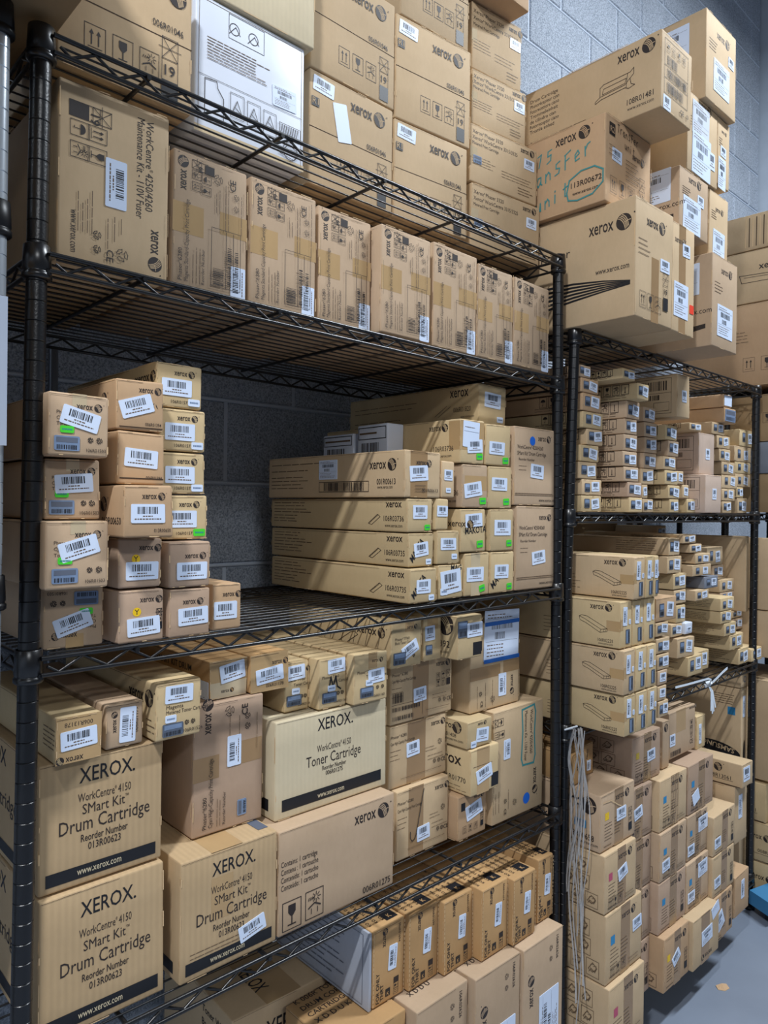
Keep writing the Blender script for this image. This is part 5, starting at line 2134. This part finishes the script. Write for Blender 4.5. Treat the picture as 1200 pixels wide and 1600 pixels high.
AL = ['amber carton at the left end of the strapped row, next to the white printed one', 'second amber carton of the strapped row, large sideways lettering',
      'third amber carton of the strapped row', 'fourth amber carton of the strapped row, wider gap before it', 'fifth amber carton of the strapped row, large sideways lettering',
      'last amber carton of the strapped row, against the right post']
for i in range(6):
    C('a%d' % (i + 1), 'amber', AL[i], d_amber, G_A)

# ------------------------------------------------------------------ further rack, top
C('w1', 'kraft', 'big printer carton with fanned black stripes on its flank, overhanging the rack', d_w1, grid=4)
C('w2', 'kraft', 'narrow carton with red sticker and shipping label, right of the striped printer carton',
  lambda p: (p.brand('F', .12, .82, .022, fit=.036), p.tape('F', .3, 0, .6, 1, 'tapedark'), p.sticker('F', .62, .78, 2, .040, .032), p.sticker('F', .40, .30, -1, .078, .085, 'ship'), p.sticker('F', .88, .26, 0, .022, .022, 'red')))
C('w3', 'tan', 'film-wrapped carton with a shipping label on its face and another on its flank', lambda p: d_ship(p, (.50, .30), (.40, .82), left=True))
C('w4', 'orange', 'carton scrawled with teal marker handwriting on its flank', d_w4, grid=4)
C('w5', 'kraft', 'long carton with a line drawing of a drum unit, highest at the front', d_w5, grid=4)
C('w9', 'tan', 'carton under the long drawn one, white labels on both visible faces', lambda p: d_ship(p, (.42, .30), (.30, .82), (.72, .62), left=True))
C('w7', 'kraft', 'carton whose front is covered by overlapping white shipping papers', lambda p: (d_ship(p, (.42, .72), (.80, .9), pouch=True), p.sticker('F', .45, .28, -2, .11, .11, 'ship'), p.sticker('F', .80, .32, 0, .035, .045)))
C('w10', 'kraft', 'carton behind the film-wrapped one, shipping label low on its face', lambda p: d_ship(p, (.50, .20), (.30, .72)))
C('w8', 'kraft', 'carton between the paper-covered one and the highest brown one', lambda p: d_ship(p, (.35, .18), (.30, .80), (.45, .52)))
C('w6', 'kraft', 'highest brown carton against the block wall, labels on both faces', lambda p: (d_ship(p, (.50, .34), (.50, .78), (.82, .64)), p.sticker('L', .70, .72, 0, .15, .09, 'ship')))

# ------------------------------------------------------------------ further rack, middle shelf
tens = ['bottom', 'second from the bottom', 'third from the bottom', 'fourth from the bottom', 'fifth from the bottom', 'sixth from the bottom', 'seventh from the bottom', 'eighth from the bottom', 'ninth from the bottom',
        'tenth from the bottom', 'eleventh from the bottom']


def column(pre, n, where, group, tones, side, skip=(), desc='small carton'):
    for i in range(n):
        if i in skip:
            continue
        pos = tens[i] if i < n - 1 else 'topmost'
        C('%s_%d' % (pre, i), tones[i % len(tones)], '%s, %s in %s' % (desc, pos, where), (lambda p, i=i: d_small(p, i, True, side)), group, rnd=.0025, grid=2, jitter=.001)


GK = 'small labelled cartons stacked on the middle shelf of the further rack'
column('k1', 9, 'the stack nearest the rack post', GK, ['yellowkraft', 'kraft', 'kraft', 'yellowkraft', 'kraft', 'yellowkraft', 'orange', 'orange', 'tan'], 'icons', desc='small labelled carton')
column('k2', 9, 'the pictogram-sided second stack', GK, ['yellowkraft', 'pink', 'tan', 'tan', 'tan', 'tan', 'tan', 'yellowkraft', 'yellowkraft'], 'icons', desc='long small carton')
column('k3', 7, 'the recessed third stack', GK, ['kraft', 'kraft', 'kraft', 'tan', 'tan', 'tan', 'tan'], 'text', desc='glossy-labelled carton')
column('k4', 6, 'the stack left of tall tan cartons', GK, ['yellowkraft', 'yellowkraft', 'yellowkraft', 'kraft', 'tan', 'yellowkraft'], 'icons', desc='small pale-sided carton')
column('k5', 3, 'the short stack before tall cartons', GK, ['yellowkraft', 'kraft', 'kraft'], 'text', desc='partly hidden carton')
C('kb', 'kraft', 'large barcode-sided carton perched high above the third and fourth stacks', d_bigside)
C('k6_0', 'mauve', 'lower tall tan carton with framed barcode flank on the further middle shelf', d_bigside)
C('k6_1', 'mauve', 'upper tall tan carton with framed barcode flank on the further middle shelf', d_bigside)
C('k6_2', 'kraft', 'flat carton lying on the upper tall tan carton', lambda p: d_small(p, 2))
column('k7', 7, 'the stack right of tall cartons', GK, ['kraft'], 'text', desc='white-labelled small carton')
C('k7_7', 'orange', 'reddish-brown carton with glossy grey label, second highest at the right end', lambda p: p.sticker('F', .5, .5, 0, p.w * .9, p.h * .8, 'blueholo'))
C('k7_8', 'orange', 'reddish-brown carton with dazzling white label, highest at the right end', lambda p: p.sticker('F', .5, .5, 0, p.w * .9, p.h * .8, 'blank'))
column('k8', 6, 'the end stack beside the far post', GK, ['kraft', 'yellowkraft'], 'text', desc='end-stack carton')

# further rack, third shelf: the block of identical slim cartons
GR = 'identical slim toner cartons stacked three across and four high'
rown = ['bottom row', 'second row up', 'third row up', 'top row']
coln = ['nearest', 'middle', 'far']
for i in range(4):
    for j in range(3):
        C('r%d_%d' % (i, j), 'yellowkraft' if i % 2 == 0 or j else 'kraft', 'slim toner carton with upright label, %s, %s of its three' % (rown[i], coln[j]), (lambda p, j=j: d_106r2225(p, j == 0)), GR)
GP = 'jumbled small cartons on the third shelf of the further rack'
column('p1', 7, 'the stack right of the slim cartons', GP, ['kraft', 'kraft', 'tan', 'kraft', 'kraft', 'kraft', 'orange'], 'text', desc='small brown carton')
column('p2', 8, 'the middle of the jumbled shelf', GP, ['yellowkraft', 'kraft', 'kraft', 'yellowkraft', 'kraft'], 'text', desc='leaning-stack carton')
C('p3_0', 'yellowkraft', 'low yellowish carton between the leaning stack and the fanned long ones', lambda p: d_small(p, 1, side='text'), GP)
C('p3_1', 'white_board', 'tiny grey-white carton wedged beside the leaning stack', lambda p: p.sticker('F', .5, .4, 0, p.w * .6, p.h * .4), GP)
column('p4', 11, 'the jumbled shelf\'s long-carton stack', GP, ['yellowkraft', 'yellowkraft', 'yellowkraft', 'yellowkraft', 'yellowkraft', 'kraft', 'greybin', 'kraft', 'kraft', 'kraft', 'kraft'], 'text', desc='fanned long carton')
column('p5', 7, 'the stack behind the fanned long cartons', GP, ['kraft', 'tan'], 'text', desc='rear brown carton')
C('p6', 'yellowkraft', 'carton with pale band lying at the far right end of the jumbled shelf', lambda p: (d_small(p, 2, side='text'), p.rect('L', .60, 0, .68, 1, 'white')), GP)
C('pb', 'kraft', 'large upright carton edge behind the far post, faint dashed lines', lambda p: p.dashes('L', .4, .6, .8, 4, .04, .002))  # rows of soft-ink dashes on the left flank

# beneath it: the stack of cubes reaching down to the bottom shelf
GM = 'drum unit cubes stacked on the lower shelf of the further rack'


def m0b(p):
    d_cube(p, 'yellow', st=(.60, .52), side=False)
    L = 'L'
    p.ball(L, .905, .78, .021)
    p.brand(L, .62, .73, .040, ball=False)
    p.rect(L, .79, .36, .885, .50, 'cyan')
    p.rect(L, .80, .375, .875, .485, 'slate_print')
    p.txt(L, '113R00658', .73, .17, .020, 0, .004, fit=.073)
    p.txt(L, 'www.xerox.com', .76, .09, .011)
    p.txt('T', 'xerox', .3, .4, .04, 0, .012)
    p.pline('F', [(.08, .86), (.30, .84), (.50, .70), (.58, .66)], .0025, 'edge')


C('m0e', 'kraft', 'cube carton with magenta square, lowest of the protruding front stack', lambda p: d_cube(p, 'magenta', st=None, crate=False), GM)
C('m0d', 'kraft', 'cube carton with cyan square, second up in the protruding front stack', lambda p: d_cube(p, 'cyan', st=(.86, .58), crate=False, tilt=3), GM)
C('m0c', 'kraft', 'cube carton with red square and torn-edged label in the front stack', lambda p: d_cube(p, 'magenta', st=(.56, .55), tilt=14, crate=False), GM)
C('m0b', 'tan', 'crushed cube carton with folded paper label topping the protruding front stack', m0b, GM)
C('m0a', 'pink', 'mauve-brown cube directly beneath the slim carton block', lambda p: d_cube(p, 'yellowsoft', st=(.66, .50), tilt=3, crate=False), GM)
for k, s, mk, st in (('m1e', 'mauve cube on the bottom shelf, second column, crossed crate mark showing', None, None), ('m1d', 'cube second from the bottom in the second column', None, (.25, .62)),
                     ('m1c', 'cube third from the bottom in the second column, tilted label', None, (.20, .40)), ('m1b', 'cube at the top of the second column, under the mauve one', None, (.50, .52))):
    C(k, 'pink', s, (lambda p, mk=mk, st=st: d_cube(p, mk, st=st, tilt=10, crate=(k == 'm1e'))), GM)
C('n0', 'tan', 'narrow recessed carton edge between the mauve cube and the taped wide box', lambda p: p.ball('F', .5, .85, .012))
C('m2d', 'orange', 'orange cube with yellow mark and torn label jutting at the bottom shelf', lambda p: d_cube(p, 'yellow', st=(.48, .50), tilt=30), GM)
C('m2c', 'pink', 'cube with blue mark above the orange one, third column', lambda p: d_cube(p, 'cyan', st=None), GM)
C('m2b', 'tan', 'cube with level label, third column, third up', lambda p: d_cube(p, 'cyan', st=(.22, .30), tilt=3, crate=False), GM)
C('m2a', 'kraft', 'cube with glossy amber tape band topping the third column', lambda p: (d_cube(p, 'cyan', st=None, crate=False), p.tape('F', .42, 0, .70, 1, 'tape')), GM)
C('m3d', 'kraft', 'cube turned upside down with two papers on it, bottom of the fourth column', lambda p: (p.tape('F', .30, 0, .62, 1, 'tapedark'), p.brand('F', .72, .16, .020, 180), p.sticker('F', .52, .52, 4, .070, .042, 'ship'), p.sticker('F', .84, .90, 20, .05, .035, 'note')), GM)
C('m3c', 'tan', 'cube with two labels, second up in the fourth column', lambda p: (d_cube(p, 'cyan', st=(.22, .28), crate=False), p.sticker('F', .72, .72, 2, .062, .042, 'ship')), GM)
C('m3b', 'tan', 'cube with blue mark and wide label, third up in the fourth column', lambda p: (d_cube(p, 'cyan', st=(.18, .22), crate=False), p.sticker('F', .76, .68, 2, .062, .042, 'ship')), GM)
C('m3a', 'pink', 'cube with a torn white paper scrap, topping the fourth column', lambda p: (d_cube(p, 'cyan', st=None, crate=False), p.sticker('F', .30, .30, 20, .044, .036, 'blank')), GM)
C('m4c', 'orange', 'orange-brown cube at the right end of the bottom shelf', lambda p: (d_cube(p, None, st=None), p.sticker('F', .34, .42, 25, .05, .05, 'ship')), GM)
C('m4b', 'kraft', 'cube with square label, middle of the last column', lambda p: d_cube(p, None, st=(.22, .34), tilt=3), GM)
C('m4a', 'kraft', 'cube with square label, top of the last column', lambda p: d_cube(p, None, st=(.20, .30), tilt=2), GM)
C('n1', 'tan', 'wide taped carton turned sideways, standing on the third and fourth cube columns', lambda p: (p.tape('F', .26, .52, .62, 1, 'tape'), p.brand('F', .75, .92, .014, 0), p.sticker('F', .12, .40, 0, .034, .034), [p.icon('F', .84, .20 + .13 * i, .018, ('ce', 'loop', 'up', 'glass')[i]) for i in range(4)], p.bars('F', .05, .05, .45, .16, 14)))
C('n2', 'yellowkraft', 'slim yellowish carton with upright label behind the wide taped one', lambda p: p.sticker('F', .35, .45, 90, .060, .018))


def n3(p):
    L = 'L'
    W, H = p.d, p.h
    pts = []
    n = 28
    p.poly(L, [(.80 * W + .074 * math.cos(2 * PI * i / n), .655 * H + .024 * math.sin(2 * PI * i / n) - .010 * math.cos(2 * PI * i / n)) for i in range(n)], 'inkblack')
    p.txt(L, 'SAMSUNG', .80 + .145, .668, .024, 180 - 8, .014, mat=p.tone, fit=.116)
    p.dashes(L, .72, .955, .93, 5, .012, .0022, rag=.1)
    p.rect(L, .875, .850, .945, .892, 'cyan')
    p.sticker('F', .35, .90, 90, .075, .022)
    f = 'F'
    p.poly(f, [(.45 * p.w + .010 * math.cos(2 * PI * i / 20), .65 * H + .045 * math.sin(2 * PI * i / 20)) for i in range(20)], 'inkblack')


C('n3', 'kraft', 'tall upright carton with black oval emblem upside down, behind the far post', n3)
C('n4', 'kraft', 'carton lying on the tall oval-emblem carton, just under the far shelf', lambda p: p.ring('F', .5, .5, .012, .004, 'slate_print'))


def y_side(p, tagv=True):
    L = 'L'
    p.brand(L, .66, .58, .030, fit=.050)
    p.txt(L, '008R13061', .74, .24, .017, 0, .004)
    p.line(L, .70, .20, .93, .20, .0012)
    p.line(L, .10, .02, .98, .02, .002, 'seam')
    if tagv:
        p.sticker('F', .42, .5, 90, .06, .028)


C('y0', 'kraft', 'carton with brand and white end label below the oval-emblem carton', lambda p: (y_side(p, False), p.sticker('F', .40, .55, 0, .05, .045)))
C('y1', 'kraft', 'tall tan carton with upright white label at the end of the cube stack', lambda p: p.sticker('F', .45, .62, 90, .075, .028))
C('y2', 'orange', 'small orange-brown carton with upright label at the bottom right end', lambda p: (p.sticker('F', .55, .58, 90, .060, .026), p.ball('T', .5, .5, .02)))

# ------------------------------------------------------------------ cartons of the last rack at the right edge
GU = 'cartons at the right edge of the photo on the last rack'


def u3a(p):
    p.txt('L', 'R2', .28, .80, .036, 0, .01)
    p.dashes('L', .30, .66, .60, 4, .04, .002)
    for i, k in enumerate(('up', 'glass', 'sun')):
        p.icon('L', .55 + .14 * i, .26, .040, k)


C('u3a', 'orange', 'wide brown carton with pictograms at the right edge above the further rack', u3a, GU)


def u3b(p):
    p.brand('L', .66, .62, .034)
    p.pline('L', [(.50, .55), (.90, .50), (.92, .38), (.52, .40), (.50, .55)], .002)
    p.pline('L', [(.54, .50), (.88, .46)], .0015)
    p.txt('L', '115R00', .78, .12, .022)


C('u3b', 'kraft', 'carton with a roller line drawing at the right edge', u3b, GU)
C('u3c', 'kraft', 'open-flapped carton with fanned cardboard edges at the right edge', lambda p: [p.line('L', .5 + .03 * k, .10, .5 + .03 * k, .90, .003, 'seam' if k % 2 else 'edge') for k in range(14)], GU)
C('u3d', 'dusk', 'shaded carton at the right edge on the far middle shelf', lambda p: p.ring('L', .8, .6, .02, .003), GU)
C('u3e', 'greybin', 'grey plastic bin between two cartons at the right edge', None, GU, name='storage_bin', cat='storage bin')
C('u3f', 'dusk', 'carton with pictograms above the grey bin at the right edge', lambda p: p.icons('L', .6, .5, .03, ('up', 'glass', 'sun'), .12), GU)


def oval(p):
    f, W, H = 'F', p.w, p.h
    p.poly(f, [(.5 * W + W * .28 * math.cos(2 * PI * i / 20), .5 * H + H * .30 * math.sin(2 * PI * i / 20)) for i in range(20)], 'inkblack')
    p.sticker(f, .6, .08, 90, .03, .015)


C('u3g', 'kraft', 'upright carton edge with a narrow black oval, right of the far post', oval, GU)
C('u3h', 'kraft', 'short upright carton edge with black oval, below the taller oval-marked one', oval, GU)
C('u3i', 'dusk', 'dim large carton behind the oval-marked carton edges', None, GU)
C('u3j', 'kraft', 'large plain pale carton at the right edge above the floor stack', None, GU)
C('u3k', 'yellowkraft', 'topmost of three printed cartons stacked on the floor at the right edge', y_side, GU)
C('u3l', 'yellowkraft', 'middle of three printed cartons stacked on the floor at the right edge', y_side, GU)


def u3m(p):
    y_side(p)
    p.frame('L', .28, .25, .46, .75, .002)
    p.bars('L', .32, .30, .42, .70, 8, vert=True)


C('u3m', 'yellowkraft', 'lowest printed carton on the floor at the right edge, framed barcode', u3m, GU)

G0 = 'unseen cartons added on the left-edge rack to block light'  # added out of view to shade the carton flanks left of the post
C('v0b', 'dusk', 'unseen carton added on the left-edge rack to block light, upper shelf behind the chrome post', None, G0)
C('v0c', 'dusk', 'unseen tall carton added on the left-edge rack to block light, lower shelf behind the hanging paper', None, G0)

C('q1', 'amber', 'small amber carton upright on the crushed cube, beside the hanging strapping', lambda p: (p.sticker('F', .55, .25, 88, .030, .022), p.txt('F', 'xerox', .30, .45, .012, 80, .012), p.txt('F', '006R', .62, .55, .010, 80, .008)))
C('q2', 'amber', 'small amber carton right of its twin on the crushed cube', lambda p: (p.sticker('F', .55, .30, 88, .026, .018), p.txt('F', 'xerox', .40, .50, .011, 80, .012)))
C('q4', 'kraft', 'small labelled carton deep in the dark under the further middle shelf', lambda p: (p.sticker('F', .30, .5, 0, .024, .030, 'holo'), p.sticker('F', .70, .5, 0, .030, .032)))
C('bk', 'dusk', 'broad flat brown carton added to darken the back of the jumbled shelf')  # added to darken the gap; covers the wall behind the shelf

# ------------------------------------------------------------------ small things
# bundle of loose strapping hanging between the two racks
mb = MB()
rr = random.Random(5)
for i in range(13):
    x0, y0 = 1.204 + rr.uniform(-.004, .004), -.040 + rr.uniform(-.008, .008)
    pts = []
    ph, am = rr.uniform(0, 6), rr.uniform(.004, .012)
    zb = rr.uniform(.16, .60)
    n = 18
    for k in range(n + 1):
        t = k / n
        z = .885 + (zb - .885) * t
        sp = .004 + .010 * min(1, t * 2.2)
        pts.append((x0 + sp * math.sin(i * 1.7) * .45 + am * math.sin(ph + 9 * t) * .8, y0 - .012 + sp * math.cos(i * 2.3) + am * math.cos(ph + 8 * t) * 1.3, z))
    w = rr.uniform(.0012, .0028)
    for a, b in zip(pts[:-1], pts[1:]):
        mb.quad([(a[0] - w, a[1], a[2]), (a[0] + w, a[1] - w * .4, a[2]), (b[0] + w, b[1] - w * .4, b[2]), (b[0] - w, b[1], b[2])], 'film', True)
mb.path([(1.196, -.02, .878), (1.206, -.045, .890), (1.216, -.03, .880), (1.206, -.012, .874), (1.196, -.02, .878)], .0022, 'strap')
tag(mb.build('plastic_strapping_bundle'), 'bundle of greyish loose plastic strapping hanging beside the right post', 'strapping')


def ribbon(mb, pts, w, mat, up=(0, 0, 1), t=.0008):
    up = Vector(up)
    P = [Vector(p) for p in pts]
    for i in range(len(P) - 1):
        a, b = P[i], P[i + 1]
        v = [a - up * w, b - up * w, b + up * w, a + up * w]
        mb.quad([tuple(q) for q in v], mat, True)
        mb.quad([tuple(q + Vector((0, t, 0))) for q in reversed(v)], mat, True)


mb = MB()
# knot on the rail, ends fanning down, one end up to the right, one running back left along the shelf
mb.path([(1.968, -.024, .868), (1.976, -.034, .872), (1.982, -.026, .862), (1.972, -.018, .858)], .006, 'strap', 8)
for dx, L in ((-.006, .075), (.004, .085), (.014, .080), (.026, .070)):
    ribbon(mb, [(1.972, -.032, .862), (1.972 + dx * .3, -.040, .845), (1.972 + dx, -.042, .862 - L)], .004, 'strap', (1, 0, 0))
ribbon(mb, [(1.975, -.034, .865), (1.990, -.048, .885), (2.015, -.056, .902), (2.040, -.060, .912)], .004, 'strap')
ribbon(mb, [(1.968, -.034, .866), (1.960, -.044, .884), (1.935, -.046, .892), (1.88, -.044, .893), (1.80, -.038, .893), (1.74, -.034, .894)], .003, 'strap')
tag(mb.build('plastic_strap'), 'white plastic strap knotted round the shelf rail, ends fanned below', 'strap')

# paper sheet fixed on the chrome post
mb = MB()
mb.box(-.075, -.037, -.0275, -.0265, 1.47, 1.65, 'white')
tag(mb.build('paper_sheet'), 'white paper sheet hanging against the chrome post at the left edge', 'paper')

# scrap of board on the floor
mb = MB()
v = [(1.874, -.112, .0015), (1.884, -.128, .0015), (1.905, -.132, .0015), (1.912, -.120, .006), (1.899, -.112, .009), (1.886, -.100, .003)]
mb.quad(v, 'orange')
mb.quad([(a, b, c - .0012) for a, b, c in reversed(v)], 'orange')
for i in range(6):
    a, b = v[i], v[(i + 1) % 6]
    mb.quad([(a[0], a[1], a[2] - .0012), (b[0], b[1], b[2] - .0012), b, a], 'edge')
tag(mb.build('cardboard_scrap'), 'small torn scrap of brown cardboard lying on the grey floor', 'scrap')

# castor and blue platform corner poking in at the lower right
root = bpy.data.objects.new('platform_dolly', None)
COL.objects.link(root)
root.location = (2.375, -.095, 0)
tag(root, 'blue platform edge with black castor at the right edge on the floor', 'dolly')
mb = MB()
mb.mesh([(-.05, .0, .038), (.10, -.07, .038), (.108, .05, .038), (-.01, .08, .038), (-.045, .0, .082), (.10, -.07, .082), (.108, .05, .082), (-.005, .08, .082)],
        [(3, 2, 1, 0), (4, 5, 6, 7), (0, 1, 5, 4), (1, 2, 6, 5), (2, 3, 7, 6), (3, 0, 4, 7)], 'blue_plastic')
mb.build('platform', root)
mb = MB()
n = 20
for s in (-1, 1):
    mb.mesh([(.0 + .018 * math.cos(2 * PI * i / n), .015 + s * .007, .019 + .018 * math.sin(2 * PI * i / n)) for i in range(n)], [tuple(range(n)) if s > 0 else tuple(reversed(range(n)))], 'black_plastic')
mb.mesh([(.0 + .018 * math.cos(2 * PI * i / n), .015 + s * .007, .019 + .018 * math.sin(2 * PI * i / n)) for s in (-1, 1) for i in range(n)],
        [(i, (i + 1) % n, n + (i + 1) % n, n + i) for i in range(n)], 'black_plastic', True)
mb.rod((0, .015, .02), (0, .015, .045), .004, 'black_plastic')
mb.build('castor_wheel', root)
bpy.context.view_layer.update()
